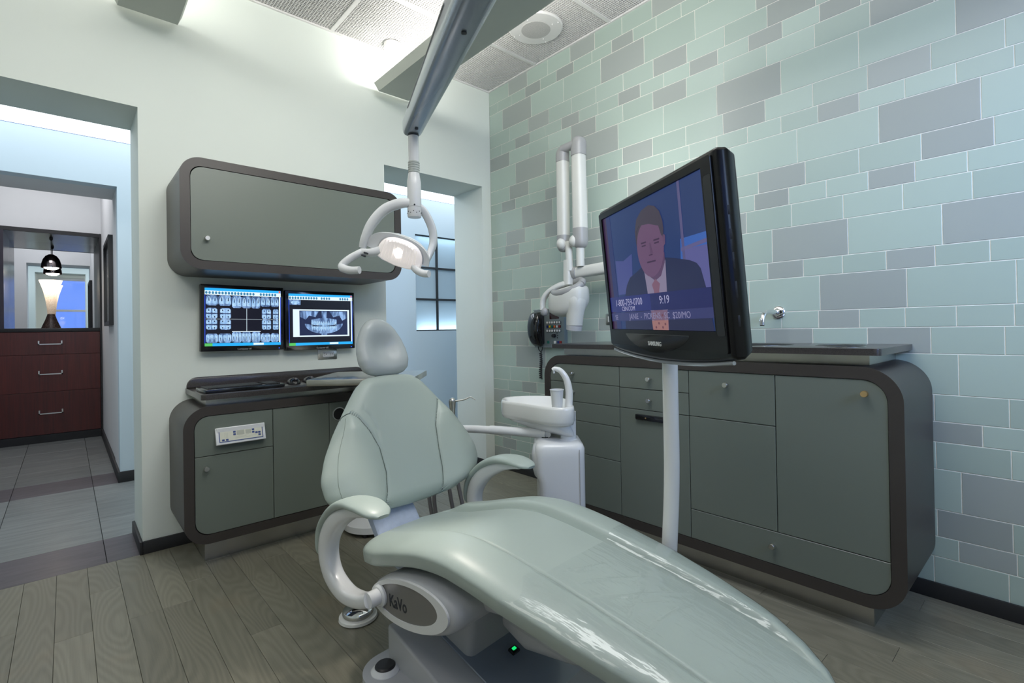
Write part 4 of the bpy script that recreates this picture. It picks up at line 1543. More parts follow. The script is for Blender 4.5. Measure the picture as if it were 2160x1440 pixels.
def Q(r_, f_, z):      # local axes: r towards the tiled wall, f away from the viewer
    return Vector((-0.850, -1.442, 0)) + Vector((0.747, -0.665, 0)) * r_ + Vector((0.665, 0.747, 0)) * f_ + ZZ * z


k = B()
rings = []
for z, e in ((0.0, 0.0), (0.10, 0.0), (0.20, 0.0), (0.33, 0.0), (0.40, 0.002), (0.44, 0.004), (0.50, 0.004), (0.53, 0.002), (0.545, -0.006), (0.553, -0.022)):
    rings.append([Q(a, b, z) for a, b in rr(-0.086 - (0.014 if z > 0.42 else 0.004 * z) + (-e if e < 0 else 0), -0.11 + (-e if e < 0 else 0), 0.094 + (e if e < 0 else 0), 0.11 + (e if e < 0 else 0), 0.032, 7)])
col = k.loft(rings).done('column', M['white'], cu, smooth_ang=60)
B().box(0, 0, 0, 0.001, 0.001, 0.001).bm.free()
B().tube([Q(0.070, -0.112, 0.03), Q(0.070, -0.1125, 0.53)], 0.0012, 6, 1).done('seam_line', M['mgrey'], col)
# bulge on the left
rings = []
for z, w in ((0.40, 0.01), (0.415, 0.03), (0.45, 0.045), (0.50, 0.045), (0.53, 0.035), (0.545, 0.01)):
    rings.append([Q(-0.085 + w * cos(2 * pi * i / 24) * 0.6, -0.03 + 0.07 * sin(2 * pi * i / 24) * min(1, w / 0.04), z) for i in range(24)])
B().loft(rings).done('column_bulge', M['white'], cu, smooth_ang=60)
B().lathe(Q(0.038, -0.02, 0.548), [(0.040, 0), (0.036, 0.006), (0.0315, 0.008), (0.0315, 0.115)], (0, 0, 1), 36).done('neck', M['white'], cu)
# bowl: rounded triangular tray
rim0 = [(-0.235, 0.18), (-0.215, 0.245), (-0.11, 0.275), (0.01, 0.235), (0.055, 0.12), (0.062, 0.0), (0.052, -0.085), (0.0, -0.105), (-0.06, -0.07), (-0.15, 0.03), (-0.225, 0.115)]


def closed(pts, sub=6):
    n = len(pts)
    out = []
    for i in range(n):
        p = [Vector((*pts[(i + j - 1) % n], 0)) for j in range(4)]
        for k_ in range(sub):
            t_ = k_ / sub
            q = 0.5 * ((2 * p[1]) + (-p[0] + p[2]) * t_ + (2 * p[0] - 5 * p[1] + 4 * p[2] - p[3]) * t_ ** 2 + (-p[0] + 3 * p[1] - 3 * p[2] + p[3]) * t_ ** 3)
            out.append((q.x, q.y))
    return out


rim = closed(rim0)
mc = (-0.07, 0.08)


def sc2(s, pts=rim, c_=mc):
    return [(c_[0] + (a - c_[0]) * s, c_[1] + (b - c_[1]) * s) for a, b in pts]


zr = 0.692
rings = []
for s, z in ((0.90, zr - 0.076), (0.97, zr - 0.072), (1.0, zr - 0.058), (1.0, zr - 0.012), (0.985, zr - 0.002), (0.95, zr), (0.90, zr - 0.006), (0.82, zr - 0.03), (0.6, zr - 0.048), (0.2, zr - 0.055)):
    rings.append([Q(a, b, z) for a, b in sc2(s)])
bowl = B().loft(rings).done('bowl', M['porc'], cu, smooth_ang=60)
rings = []
for s, z, cx_ in ((0.86, zr - 0.070, 0), (0.82, zr - 0.085, 0.01), (0.62, zr - 0.105, 0.045), (0.34, zr - 0.122, 0.085)):
    rings.append([Q(a + cx_, b - cx_ * 0.9, z) for a, b in sc2(s)])
B().loft(rings).done('bowl_underside', M['white'], cu, smooth_ang=60)
# filler spout
B().tube([Q(0.040, -0.03, zr - 0.01), Q(0.043, -0.03, zr + 0.05), Q(0.034, -0.03, zr + 0.10), Q(0.012, -0.03, zr + 0.135), Q(-0.012, -0.03, zr + 0.146), Q(-0.022, -0.03, zr + 0.140)], [0.0155, 0.0150, 0.0135, 0.0115, 0.0095, 0.008], 16, 6).done('spout', M['porc'], cu, smooth_ang=60)
B().cyl(Q(-0.018, -0.03, zr + 0.141), Q(-0.0165, -0.03, zr + 0.128), 0.004).done('spout_nozzle', M['white'], cu)
# assistant arm
k = B()
k.tube([Q(-0.045, 0.005, 0.566), Q(-0.06, 0.02, 0.5665), Q(-0.20, 0.085, 0.567), Q(-0.285, 0.12, 0.567)], [0.012, 0.0195, 0.0185, 0.0185], 18, 4)
k.tube([Q(-0.285, 0.12, 0.566), Q(-0.37, 0.15, 0.566), Q(-0.45, 0.16, 0.566)], [0.0165, 0.0165, 0.015], 18, 3)
k.box(0, 0, 0, 0.0001, 0.0001, 0.0001) if False else None
k.done('assistant_arm', M['white'], cu, smooth_ang=60)
B().cyl(Q(-0.055, 0.015, 0.535), Q(-0.055, 0.015, 0.556), 0.016).done('arm_pivot', M['black'], cu)
k = B().obox(Q(-0.50, 0.16, 0.575), Vector((0.747, -0.665, 0)), Vector((0.665, 0.747, 0)), ZZ, 0.075, 0.035, 0.018, 0.008)
hold = k.done('instrument_holder', M['blackm'], cu)
# syringe and suction handpieces stand in the holder
k = B()
s0 = Q(-0.452, 0.16, 0.0)
k.cyl(s0 + ZZ * 0.565, s0 + ZZ * 0.655, 0.0105, 0.0125)
k.cyl(s0 + ZZ * 0.655, s0 + ZZ * 0.688, 0.0125, 0.016)
k.ball(s0 + ZZ * 0.688, 0.015)
k.tube([s0 + ZZ * 0.686, s0 + ZZ * 0.694 + CAMR * 0.05, s0 + ZZ * 0.706 + CAMR * 0.078, s0 + ZZ * 0.702 + CAMR * 0.088, s0 + ZZ * 0.693 + CAMR * 0.103], [0.004, 0.0032, 0.0025, 0.0022, 0.002], 8, 3)
sy = k.done('air_water_syringe', M['nickel'], cu, smooth_ang=50)
k = B()
s1 = Q(-0.535, 0.16, 0.0)
k.cyl(s1 + ZZ * 0.565, s1 + ZZ * 0.67, 0.008)
k.ball(s1 + ZZ * 0.675, 0.011)
k.done('suction_tip', M['white'], cu)
for (dr_, ds) in ((-0.575, 0.0), (-0.535, -0.02), (-0.49, 0.01), (-0.455, 0.02)):
    B().tube([Q(dr_, 0.16, 0.56), Q(dr_ + 0.005, 0.15, 0.44), Q(dr_ + 0.02 + ds, 0.14, 0.25), Q(dr_ + 0.06 + ds, 0.12, 0.10), Q(dr_ + 0.16, 0.10, 0.035), Q(-0.25, 0.08, 0.03), Q(-0.08, 0.06, 0.06)], [0.0085, 0.0085, 0.0085, 0.0085, 0.0085, 0.0085, 0.008], 10, 5).done('hose', M['hose'], cu, smooth_ang=70)
# cup
cp = thing('drinking_cup', 'white plastic cup standing on the edge of the ceramic bowl', 'cup', tuple(Q(-0.008, -0.045, zr - 0.012)))
B().lathe(Q(-0.008, -0.045, zr - 0.011), [(0.020, 0), (0.021, 0.002), (0.0265, 0.072), (0.0285, 0.073), (0.0285, 0.076), (0.0255, 0.076), (0.019, 0.006), (0.004, 0.004)], (0, 0, 1), 32).done('cup_wall', M['white'], cp)

# ================================================================== TELEVISION ON POLE
TWd = Vector((-0.492, -0.870, -0.0145)).normalized()
TNn = Vector((-0.8645, 0.492, -0.095)).normalized()
TUp = TNn.cross(TWd)
if TUp.z < 0:
    TUp = -TUp
TUp.normalize()
TN = TWd.cross(TUp).normalized()
if TN.x > 0:
    TN = -TN
dTL = 1.60
rayTL = CAMF + CAMR * ((1279 - 1080) / 1055.91) - CAMU * ((463 - 688.03) / 1055.91)
STL = Vector((-2.35244, -2.85269, 1.0)) + rayTL * dTL
SW_, SH_ = 0.5430, 0.3495


def T(s, t_, n_=0.0):      # s to the right, t upward from the top-left screen corner (metres), n out of the screen
    return STL + TWd * s + TUp * t_ + TN * n_


tv = thing('television', 'black flat television showing a newscast, held up beside the chair', 'television', (-1.06, -2.02, 0.80))
FX0, FX1, FY0, FY1 = -0.030, SW_ + 0.048, -SH_ - 0.062, 0.030
k = B()
bot = lambda s: -0.020 * (1 - ((s - (FX0 + FX1) / 2) / ((FX1 - FX0) / 2)) ** 2)


def tvring(ins, n_, sag=1.0):
    x0, x1, y0, y1 = FX0 + ins, FX1 - ins, FY0 + ins, FY1 - ins
    pts = []
    for p in rr(x0, y0, x1, y1, 0.008, 4):
        pts.append(p)
    out = []
    for (a, b) in pts:
        out.append((a, b))
    # sagging bottom edge: insert points
    full = []
    for i, (a, b) in enumerate(out):
        full.append((a, b))
        if i == 4:
            for q in range(1, 12):
                aa = x0 + 0.008 + (x1 - x0 - 0.016) * q / 12
                full.append((aa, y0 + bot(aa) * sag))
    return [T(a, b, n_) for a, b in full]


k.loft([tvring(0.07, -0.066), tvring(0.035, -0.060), tvring(0.010, -0.040), tvring(0.0, -0.016), tvring(0.0, 0.004), tvring(0.004, 0.010), tvring(0.010, 0.012)])
cs = k.done('casing', M['tvblack'], tv, smooth_ang=40)
# screen recessed in the bezel
scr = B().extr(rr(0, -SH_, SW_, 0, 0.001, 1), T, 0.0105, 0.0125).done('screen', emat('tv_blue', (0.012, 0.030, 0.115), 1.0), tv)
bez = B()
bez.ring(rr(FX0 + 0.012, FY0 + 0.014, FX1 - 0.012, FY1 - 0.012, 0.005, 6), rr(-0.001, -SH_ - 0.001, SW_ + 0.001, 0.001, 0.002, 6), T, 0.011, 0.0175)
bez.done('bezel', M['tvblack'], tv)


def TS(s, t_, n_=0.0):
    return T(s * SW_, (t_ - 1) * SH_, 0.0126 + n_)


def pol(pts, m, n_, name):
    return B().extr(pts, TS, n_, n_ + 0.0002).done(name, m, scr)


e_ = lambda nm, r_, g_, b_: emat(nm, s2l(r_, g_, b_), 0.78)
pol([(0.0, 0), (0.055, 0), (0.045, 1), (0.0, 1)], e_('tv_plum', 58, 36, 70), 0.0001, 'picture_edge')
pol([(0.055, 0), (0.115, 0), (0.10, 1), (0.045, 1)], e_('tv_navy', 34, 44, 100), 0.0001, 'picture_panel')
pol([(0.77, 0.25), (1.0, 0.25), (1.0, 0.62), (0.80, 0.62)], e_('tv_sky', 56, 98, 178), 0.0001, 'picture_panel')
pol([(0.80, 0.25), (1.0, 0.25), (1.0, 0.54), (0.81, 0.545)], e_('tv_mauve', 92, 92, 150), 0.0002, 'picture_panel')
pol([(0.805, 0.25), (0.825, 0.25), (0.832, 1.0), (0.812, 1.0)], e_('tv_greyblue', 88, 84, 128), 0.0003, 'picture_mullion')
pol([(0.80, 0.535), (1.0, 0.555), (1.0, 0.58), (0.80, 0.56)], e_('tv_greyblue2', 96, 92, 140), 0.0003, 'picture_mullion')
pol([(0.12, 0.30), (0.30, 0.30), (0.33, 0.62), (0.22, 0.58), (0.12, 0.60)], e_('tv_haze', 70, 76, 138), 0.0001, 'picture_haze')
# newsreader printed flat on the screen
pol([(0.17, 0), (0.18, 0.16), (0.206, 0.291), (0.235, 0.37), (0.283, 0.431), (0.36, 0.462), (0.441, 0.50), (0.55, 0.44), (0.656, 0.525), (0.75, 0.50), (0.856, 0.467), (0.905, 0.44), (0.931, 0.401), (0.958, 0.262), (0.985, 0)], e_('tv_suit', 34, 38, 74), 0.0004, 'picture_suit')
pol([(0.487, 0.0), (0.446, 0.49), (0.50, 0.43), (0.552, 0.38), (0.62, 0.43), (0.662, 0.51), (0.648, 0.27), (0.632, 0.0)], e_('tv_shirt', 136, 126, 152), 0.0006, 'picture_shirt')
pol([(0.42, 0.54), (0.445, 0.48), (0.50, 0.41), (0.552, 0.37), (0.61, 0.40), (0.655, 0.49), (0.66, 0.56)], e_('tv_neck', 90, 64, 96), 0.0007, 'picture_neck')
pol([(0.552, 0.385), (0.515, 0.345), (0.53, 0.29), (0.495, 0.0), (0.612, 0.0), (0.578, 0.29), (0.592, 0.345)], e_('tv_tie', 126, 88, 108), 0.0008, 'picture_tie')
pol(ell(0.532, 0.735, 0.141, 0.175, 0, 30), e_('tv_hair_back', 66, 58, 74), 0.0009, 'picture_hair')
hx, hy = 0.53, 0.635
face = [(hx + 0.132 * cos(2 * pi * i / 36), hy + (0.20 if sin(2 * pi * i / 36) > 0 else 0.232) * sin(2 * pi * i / 36) + 0.0) for i in range(36)]
pol(face, e_('tv_face', 106, 76, 108), 0.0010, 'picture_face')
pol([(0.655, 0.60), (0.675, 0.62), (0.68, 0.68), (0.665, 0.69), (0.655, 0.66)], e_('tv_ear', 98, 70, 102), 0.0009, 'picture_ear')
pol([(0.395, 0.66), (0.41, 0.78), (0.44, 0.815), (0.54, 0.80), (0.63, 0.76), (0.65, 0.68), (0.668, 0.70), (0.672, 0.78), (0.65, 0.86), (0.61, 0.91), (0.555, 0.935), (0.48, 0.92), (0.42, 0.87), (0.392, 0.78)][::-1], e_('tv_hair', 66, 58, 74), 0.0012, 'picture_hair')
dk = e_('tv_feature', 64, 42, 72)
for (a0, b0, a1, b1) in ((0.445, 0.668, 0.498, 0.680), (0.572, 0.662, 0.628, 0.674), (0.45, 0.645, 0.492, 0.656), (0.578, 0.640, 0.622, 0.651), (0.49, 0.512, 0.575, 0.524), (0.515, 0.565, 0.552, 0.572)):
    pol(rr(a0, b0, a1, b1, 0.004, 3), dk, 0.0013, 'picture_feature')
pol([(0.528, 0.66), (0.54, 0.66), (0.556, 0.578), (0.535, 0.572), (0.53, 0.58)][::-1], e_('tv_nose', 94, 66, 98), 0.0012, 'picture_nose')
band = e_('tv_band', 36, 42, 112)
pol([(0.0, 0.150), (0.487, 0.150), (0.487, 0.280), (0.0, 0.285)], band, 0.0015, 'caption_band')
pol([(0.487, 0.150), (1.0, 0.150), (1.0, 0.276), (0.487, 0.280)], e_('tv_band2', 30, 34, 92), 0.0015, 'caption_band')
pol([(0.0, 0.070), (1.0, 0.082), (1.0, 0.150), (0.0, 0.142)], e_('tv_band3', 52, 56, 108), 0.0015, 'ticker_band')
pol([(0.483, 0.075), (0.640, 0.078), (0.640, 0.146), (0.483, 0.146)], e_('tv_peach', 118, 92, 118), 0.0017, 'picture_tie')
pol([(0.487, 0.0), (0.632, 0.0), (0.640, 0.073), (0.483, 0.071)], e_('tv_peach2', 160, 114, 112), 0.0017, 'picture_tie')
for (a, b) in ((0.52, 0.02), (0.55, 0.05), (0.585, 0.02), (0.61, 0.045), (0.53, 0.12), (0.59, 0.11)):
    pol(ell(a, b, 0.008, 0.010, 0, 8), e_('tv_dot%d' % int(a * 100), 112, 66, 80), 0.0019, 'picture_dot')
ltr = e_('tv_letters', 172, 170, 205)
ltr2 = e_('tv_letters_dim', 138, 136, 172)
text('1-800-759-0700', 0.0285, TS(0.070, 0.202, 0.0018), TWd, TUp, ltr, scr, 'caption', 0.0001, 0.97)
text('9:19', 0.0300, TS(0.572, 0.196, 0.0018), TWd, TUp, ltr, scr, 'caption', 0.0001, 1.0)
text('CBN.COM', 0.0190, TS(0.150, 0.158, 0.0018), TWd, TUp, ltr, scr, 'caption', 0.0001, 1.0)
text('SE', 0.021, TS(0.050, 0.084, 0.0018), TWd, TUp, ltr2, scr, 'ticker', 0.0001, 1.0)
text('JANIE  -  PICKENS,  SC  $20/MO', 0.0230, TS(0.235, 0.086, 0.0020), TWd, TUp, ltr2, scr, 'ticker', 0.0001, 1.03)
text('SAMSUNG', 0.0155, T(0.236, -SH_ - 0.042, 0.0192), TWd, TUp, M['white'], tv, 'maker_name', 0.0003, 1.02, 0.0004)
# chin: glossy drop, clear lower trim, side buttons, infrared window
B().extr([(0.10 + 0.34 * i / 20, -SH_ - 0.016 - 0.045 * sin(pi * i / 20) ** 0.7) for i in range(21)] + [(0.44, -SH_ - 0.012), (0.10, -SH_ - 0.012)], T, 0.0172, 0.0186, 0.0006, seg=1).done('chin_panel', M['black'], tv)
k = B().tube([T(FX0 + 0.01 + (FX1 - FX0 - 0.02) * i / 12, FY0 + bot(FX0 + 0.01 + (FX1 - FX0 - 0.02) * i / 12) - 0.004, 0.006) for i in range(13)], 0.0045, 10, 2)
k.done('lower_trim', mat('clear_grey_trim', (0.55, 0.58, 0.62), 0.12, 0.6, coat=0.5), tv)
for i, (tt, hh) in enumerate(((-0.10, 0.010), (-0.15, 0.011), (-0.205, 0.018), (-0.265, 0.018), (-0.33, 0.012))):
    B().obox(T(FX1 - 0.001, tt, -0.008), TWd, TUp, TN, 0.0016, hh, 0.003, 0.001).done('side_button', M['blackm'], tv)
B().extr(rr(FX1 - 0.041, -SH_ - 0.01, FX1 - 0.014, -0.02, 0.006, 4), T, 0.0175, 0.0182).done('speaker_strip', M['blackm'], tv)
# pole
pt = T((FX0 + FX1) / 2 + 0.005, FY0 - 0.018, -0.06)
k = B()
PB = Vector((-1.085, -2.082, 0))
k.tube([Vector((-1.083, -2.094, 0.897)), Vector((-1.083, -2.094, 0.78)), Vector((-1.083, -2.094, 0.62)), Vector((-1.085, -2.091, 0.50)), Vector((-1.089, -2.087, 0.40)), Vector((-1.092, -2.082, 0.28)), Vector((-1.094, -2.08, 0.12)), Vector((-1.094, -2.08, 0.0))], [0.0215] * 8, 24, 6)
pole = thing('television_pole', 'white upright pole beside the chair carrying the television', 'pole', (-1.085, -2.09, 0))
k.done('pole', M['porc'], pole, smooth_ang=70)
B().cyl((-1.085, -2.08, 0.0), (-1.085, -2.08, 0.016), 0.045, 0.04).done('pole_foot', M['porc'], pole)
B().cyl((-1.083, -2.094, 0.893), (-1.083, -2.094, 0.902), 0.019).done('pole_head', M['blackm'], pole)

# ================================================================== OPERATING LIGHT
ol = thing('operating_light', 'white operating light on a swing arm shining above the chair headrest', 'dental lamp', (-1.893, -2.474, 2.751))
P1, P2 = Vector((-1.467, -1.372, 1.700)), Vector((-1.716, -2.019, 1.692))
bdx = (P1 - P2).normalized()
P3 = P2 - bdx * 0.47
wdir = bdx.cross(ZZ).normalized()
k = B()
k.sweep([P3, P2, P1 - bdx * 0.12, P1 + bdx * 0.018, P1 + bdx * 0.030], wdir, [0.047, 0.042, 0.0345, 0.033, 0.026], [0.050, 0.046, 0.036, 0.033, 0.022], 32, 3, 3.4)
beam = k.done('swing_arm', mat('satin_silver_paint', (0.40, 0.44, 0.50), 0.26, 0.65, coat=0.3), ol, smooth_ang=50)
pos_ = P1 - bdx * 0.05 - ZZ * 0.0335
for q in (P1 - bdx * 0.062 - ZZ * 0.0352, P2 + bdx * 0.04 - ZZ * 0.0455):
    B().cyl(q, q - ZZ * 0.003, 0.006).done('screw_cap', M['print'], beam)
for q0, q1 in ((P1 - bdx * 0.10, P2 + bdx * 0.05),):
    B().tube([q0 + wdir * -0.0335 + ZZ * 0.012, (q0 + q1) / 2 + wdir * -0.0375 + ZZ * 0.013, q1 + wdir * -0.0415 + ZZ * 0.014], 0.0022, 8, 4).done('cover_seam', M['mgrey'], beam)
B().cyl(P3 + ZZ * -0.07, Vector((P3.x, P3.y, 2.75)), 0.034).done('ceiling_post', M['white'], ol)
B().cyl(Vector((P3.x, P3.y, 2.70)), Vector((P3.x, P3.y, 2.75)), 0.11).done('ceiling_plate', M['white'], ol)
sx, sy = -1.466, -1.370
B().lathe((sx, sy, 1.655), [(0.0185, 0.03), (0.0185, 0.008), (0.0176, 0.006)], (0, 0, 1), 24).done('stem_socket', M['print'], ol)
B().cyl((sx, sy, 1.573), (sx, sy, 1.690), 0.0175).done('stem', M['white'], ol)
k = B()
k.cyl((sx, sy, 1.532), (sx, sy, 1.574), 0.0182)
for z in (1.538, 1.546, 1.554, 1.562, 1.570):
    k.cyl((sx, sy, z - 0.0012), (sx, sy, z + 0.0012), 0.0195)
k.done('clear_collar', mat('clear_collar_plastic', (0.50, 0.53, 0.50), 0.12, coat=0.5), ol)
B().lathe((sx, sy, 1.385), [(0.0215, 0), (0.0232, 0.004), (0.0232, 0.120), (0.0205, 0.136), (0.0185, 0.150)], (0, 0, 1), 28).done('swivel_body', M['white'], ol)
B().cyl((sx, sy, 1.4185), (sx, sy, 1.4200), 0.0236).done('swivel_ring', M['mgrey'], ol)
k = B()
for i in range(14):
    a = 2 * pi * i / 14
    k.ball((sx + 0.0232 * cos(a), sy + 0.0232 * sin(a), 1.398 + 0.005 * (i % 2)), 0.0017, seg=8)
k.ball(Vector((sx, sy, 1.424)) - CAMF * 0.0225 + CAMR * 0.005, 0.003, seg=10)
k.done('screw_holes', M['print'], ol)
L0 = Vector((-2.35244, -2.85269, 1.0)) + (CAMF + CAMR * ((843 - 1080) / 1055.91) - CAMU * ((530 - 688.03) / 1055.91)) * 1.70


def LP(x_, y_, d_=0):      # millimetres: right, up, towards the viewer
    return L0 + CAMR * x_ * 0.001 + CAMU * y_ * 0.001 - CAMF * d_ * 0.001


# yoke: two arms of a hoop
hub = Vector((sx, sy, 1.408))
B().sweep([LP(40, 163, 6), LP(0, 160, 8), LP(-50, 138, 10), LP(-92, 90, 12), LP(-115, 40, 10), LP(-124, 12, 6)], CAMF, [0.014, 0.019, 0.020, 0.020, 0.019, 0.015], [0.014, 0.016, 0.016, 0.015, 0.013, 0.011], 20, 6, 3).done('yoke_arm', M['white'], ol, smooth_ang=60)
B().sweep([LP(50, 163, -4), LP(78, 140, -30), LP(100, 90, -60), LP(103, 40, -70), LP(90, -5, -60), LP(80, -38, -40)], CAMF, [0.013, 0.017, 0.019, 0.019, 0.016, 0.012], [0.012, 0.014, 0.014, 0.013, 0.011, 0.008], 20, 6, 3).done('yoke_arm', M['white'], ol, smooth_ang=60)
# head: half-moon shell, ribbed clear lens, reflector and bulb
tl = radians(-19)
E1 = (CAMR * cos(tl) + CAMU * sin(tl))
E2 = (-CAMR * sin(tl) + CAMU * cos(tl))
E3 = (-CAMF * cos(radians(25)) - E2 * sin(radians(25))).normalized()
E2 = E3.cross(E1).normalized()
if E2.z < 0:
    E2 = -E2
HC = LP(-2, 0, 0)


def HP(a, b, d):
    return HC + E1 * (a * 0.001) + E2 * (b * 0.001) + E3 * (d * 0.001)


rings = []
for d, sca, yo in ((-55, 0.10, 10), (-50, 0.45, 8), (-34, 0.78, 4), (-12, 0.94, 0), (6, 1.0, 0), (12, 1.0, 0)):
    ring = []
    for i in range(33):
        a = pi * i / 32
        ring.append(HP(112 * sca * math.copysign(abs(cos(a)) ** 0.85, cos(a)), yo + -14 * sca + 72 * sca * sin(a) ** 0.8, d))
    for i in range(1, 12):
        ring.append(HP((-112 + 224 * i / 12) * sca, yo + -14 * sca - 8 * sca * sin(pi * i / 12), d))
    rings.append(ring)
hd = B().loft(rings).done('lamp_housing', M['white'], ol, smooth_ang=55)
LENS = []
for i in range(29):
    a = pi * (0.03 + 0.94 * i / 28)
    LENS.append((10 + 80 * math.copysign(abs(cos(a)) ** 0.8, cos(a)), -22 + 74 * sin(a) ** 0.75))
LENS += [(-72, -30), (-45, -40), (0, -46), (50, -44), (86, -34)]
fH = lambda a, b, d: HP(a, b, d)
k = B()
n_ = len(LENS)
k.loft([[HP(a, b, 8) for a, b in LENS], [HP(10 + (a - 10) * 0.96, -5 + (b + 5) * 0.96, 24) for a, b in LENS], [HP(10 + (a - 10) * 0.80, -5 + (b + 5) * 0.80, 33) for a, b in LENS]])
lensm = bpy.data.materials.new('lit_clear_lens')
lensm.use_nodes = True
_nt = lensm.node_tree
_b = _nt.nodes['Principled BSDF']
_b.inputs['Base Color'].default_value = (0.85, 0.84, 0.86, 1)
_b.inputs['Roughness'].default_value = 0.18
_b.inputs['Emission Color'].default_value = (1.0, 0.86, 0.76, 1)
_b.inputs['Emission Strength'].default_value = 0.32
_b.inputs['Coat Weight'].default_value = 0.5
lens = k.done('lens', lensm, hd, smooth_ang=40)
k = B()
for i in range(11):
    a = -50 + 12.4 * i
    top_ = max(b for aa, b in LENS if abs(aa - a) < 14) * 0.82
    k.tube([HP(10 + (a - 10) * 0.96, -26, 33.5), HP(10 + (a - 10) * 0.94, 0, 34.5), HP(10 + (a - 10) * 0.88, top_, 31)], 0.0016, 6, 3)
k.done('lens_ribs', lensm, lens)
B().ball(HP(8, 6, 30), 0.016, 0.020, 0.009, 16, (E1, E2, E3)).done('bulb', emat('hot_bulb', (1.0, 0.90, 0.78), 5.0), hd)
B().tube([HP(a, b, 12) for a, b in LENS[:29]], 0.003, 8, 1).done('lens_rim', M['lgrey'], hd)
for d_ in (0, 8):
    B().tube([LP(-112 - d_, -8 - d_ * 1.1, 30), LP(-98 - d_, -13 - d_ * 1.1, 34)], 0.003, 8, 1).done('vent_slot', M['print'], hd)
# handles
B().sweep([LP(-60, 2, 4), LP(-95, -6, 14), LP(-124, -4, 18)], CAMF, [0.022, 0.018, 0.012], [0.016, 0.013, 0.011], 18, 5, 3).done('handle_bracket', M['white'], hd, smooth_ang=60)
B().tube([LP(-118, 4, 4), LP(-128, -8, 22), LP(-160, -28, 30), LP(-183, -50, 34), LP(-178, -62, 42), LP(-150, -70, 52), LP(-118, -70, 60)], [0.010, 0.012, 0.012, 0.0125, 0.0135, 0.013, 0.0125], 16, 6).done('handle', M['white'], ol, smooth_ang=60)
B().tube([LP(58, -30, 0), LP(50, -50, 10), LP(62, -66, 20), LP(85, -78, 28), LP(106, -80, 36)], [0.010, 0.012, 0.0125, 0.0125, 0.012], 16, 6).done('handle', M['white'], ol, smooth_ang=60)
sp = bpy.data.lights.new('operating_beam', 'SPOT')
sp.energy = 14
sp.spot_size = radians(60)
sp.spot_blend = 0.6
sp.shadow_soft_size = 0.04
sp.color = (1.0, 0.92, 0.82)
so = bpy.data.objects.new('operating_beam', sp)
COL.objects.link(so)
so.location = HP(8, 0, 60)
so.rotation_euler = (E3 * 0.5 - ZZ * 0.7).to_track_quat('-Z', 'Y').to_euler()

# ================================================================== X-RAY UNIT ON THE TILED WALL
xr = thing('xray_unit', 'pale grey folding x-ray arm and tube head mounted on the tiled wall', 'x-ray machine', (-0.1, -1.1, 1.3))
lg = mat('pale_grey_arm', (0.62, 0.63, 0.60), 0.38, var=0.01)
lg2 = mat('mid_grey_joint', (0.34, 0.345, 0.35), 0.35, var=0.01)
XW = lambda a, b, d: Vector((-d, -a, b))


def XT(a, b, d):      # top of the tube head leans towards the room
    return XW(a, b - 0.62 * (d - 0.235) * max(0, min(1, (b - 1.09) / 0.10)), d)


def capsule(p0, p1, r0, r1, name, m, par, sec=3.4):
    p0, p1 = Vector(p0), Vector(p1)
    return B().sweep([p0, (p0 + p1) / 2, p1], (0, 1, 0), [r0, (r0 + r1) / 2, r1], [r0, (r0 + r1) / 2, r1], 28, 2, sec).done(name, m, par, smooth_ang=50)


# left arm tube and right arm tube
capsule(XW(0.885, 1.535, 0.185), XW(0.887, 1.975, 0.185), 0.0325, 0.0335, 'lower_tube', lg, xr)
capsule(XW(1.003, 1.560, 0.175), XW(1.000, 1.985, 0.175), 0.037, 0.0355, 'upper_tube', lg, xr)
for (a, d, z0, z1, r) in ((0.887, 0.185, 1.968, 2.055, 0.0365), (1.000, 0.175, 1.978, 2.085, 0.041)):
    k = B()
    k.sweep([XW(a, z0, d), XW(a, z0 + 0.035, d), XW(a + 0.004, z1 - 0.03, d), XW(a + 0.008, z1 - 0.008, d), XW(a + 0.010, z1, d)], (0, 1, 0), [r, r, r * 0.96, r * 0.7, r * 0.3], [r, r, r * 0.96, r * 0.7, r * 0.3], 28, 4, 2.6)
    k.done('elbow_cap', lg2, xr, smooth_ang=60)
B().cyl(XW(0.90, 2.035, 0.20), XW(0.985, 2.045, 0.19), 0.024).done('elbow_pin', lg2, xr)
for (a, d, z0, z1, r) in ((0.884, 0.185, 1.540, 1.445, 0.036), (1.003, 0.175, 1.565, 1.450, 0.040)):
    k = B()
    k.sweep([XW(a, z0, d), XW(a, z0 - 0.04, d), XW(a, z1 + 0.03, d), XW(a, z1 + 0.008, d), XW(a, z1, d)], (0, 1, 0), [r, r, r * 0.98, r * 0.7, r * 0.3], [r, r, r * 0.98, r * 0.7, r * 0.3], 28, 4, 2.6)
    j = k.done('wrist_joint', lg2, xr, smooth_ang=60)
    B().ball(XW(a + (0.004 if a < 0.95 else -0.028), z1 + 0.045, d + 0.022), 0.030, 0.030, 0.034).done('joint_disc', lg, j)
B().cyl(XW(0.928, 1.33, 0.185), XW(0.922, 1.50, 0.185), 0.021).done('wrist_post', lg, xr)
B().cyl(XW(1.000, 1.35, 0.175), XW(1.000, 1.47, 0.175), 0.023).done('arm_post', lg, xr)
B().sweep([XW(0.915, 1.395, 0.185), XW(0.915, 1.31, 0.185), XW(0.917, 1.25, 0.187)], (0, 1, 0), [0.022, 0.024, 0.024], [0.022, 0.024, 0.024], 24, 3, 3.6).done('yoke_post', lg, xr)
B().sweep([XW(0.955, 1.320, 0.155), XW(1.15, 1.330, 0.13), XW(1.42, 1.345, 0.09)], (0, 0, 1), [0.032, 0.034, 0.036], [0.030, 0.032, 0.034], 26, 3, 3.0).done('extension_arm', lg, xr, smooth_ang=50)
B().cyl(XW(0.938, 1.319, 0.158), XW(0.960, 1.320, 0.155), 0.038).done('arm_collar', lg2, xr)
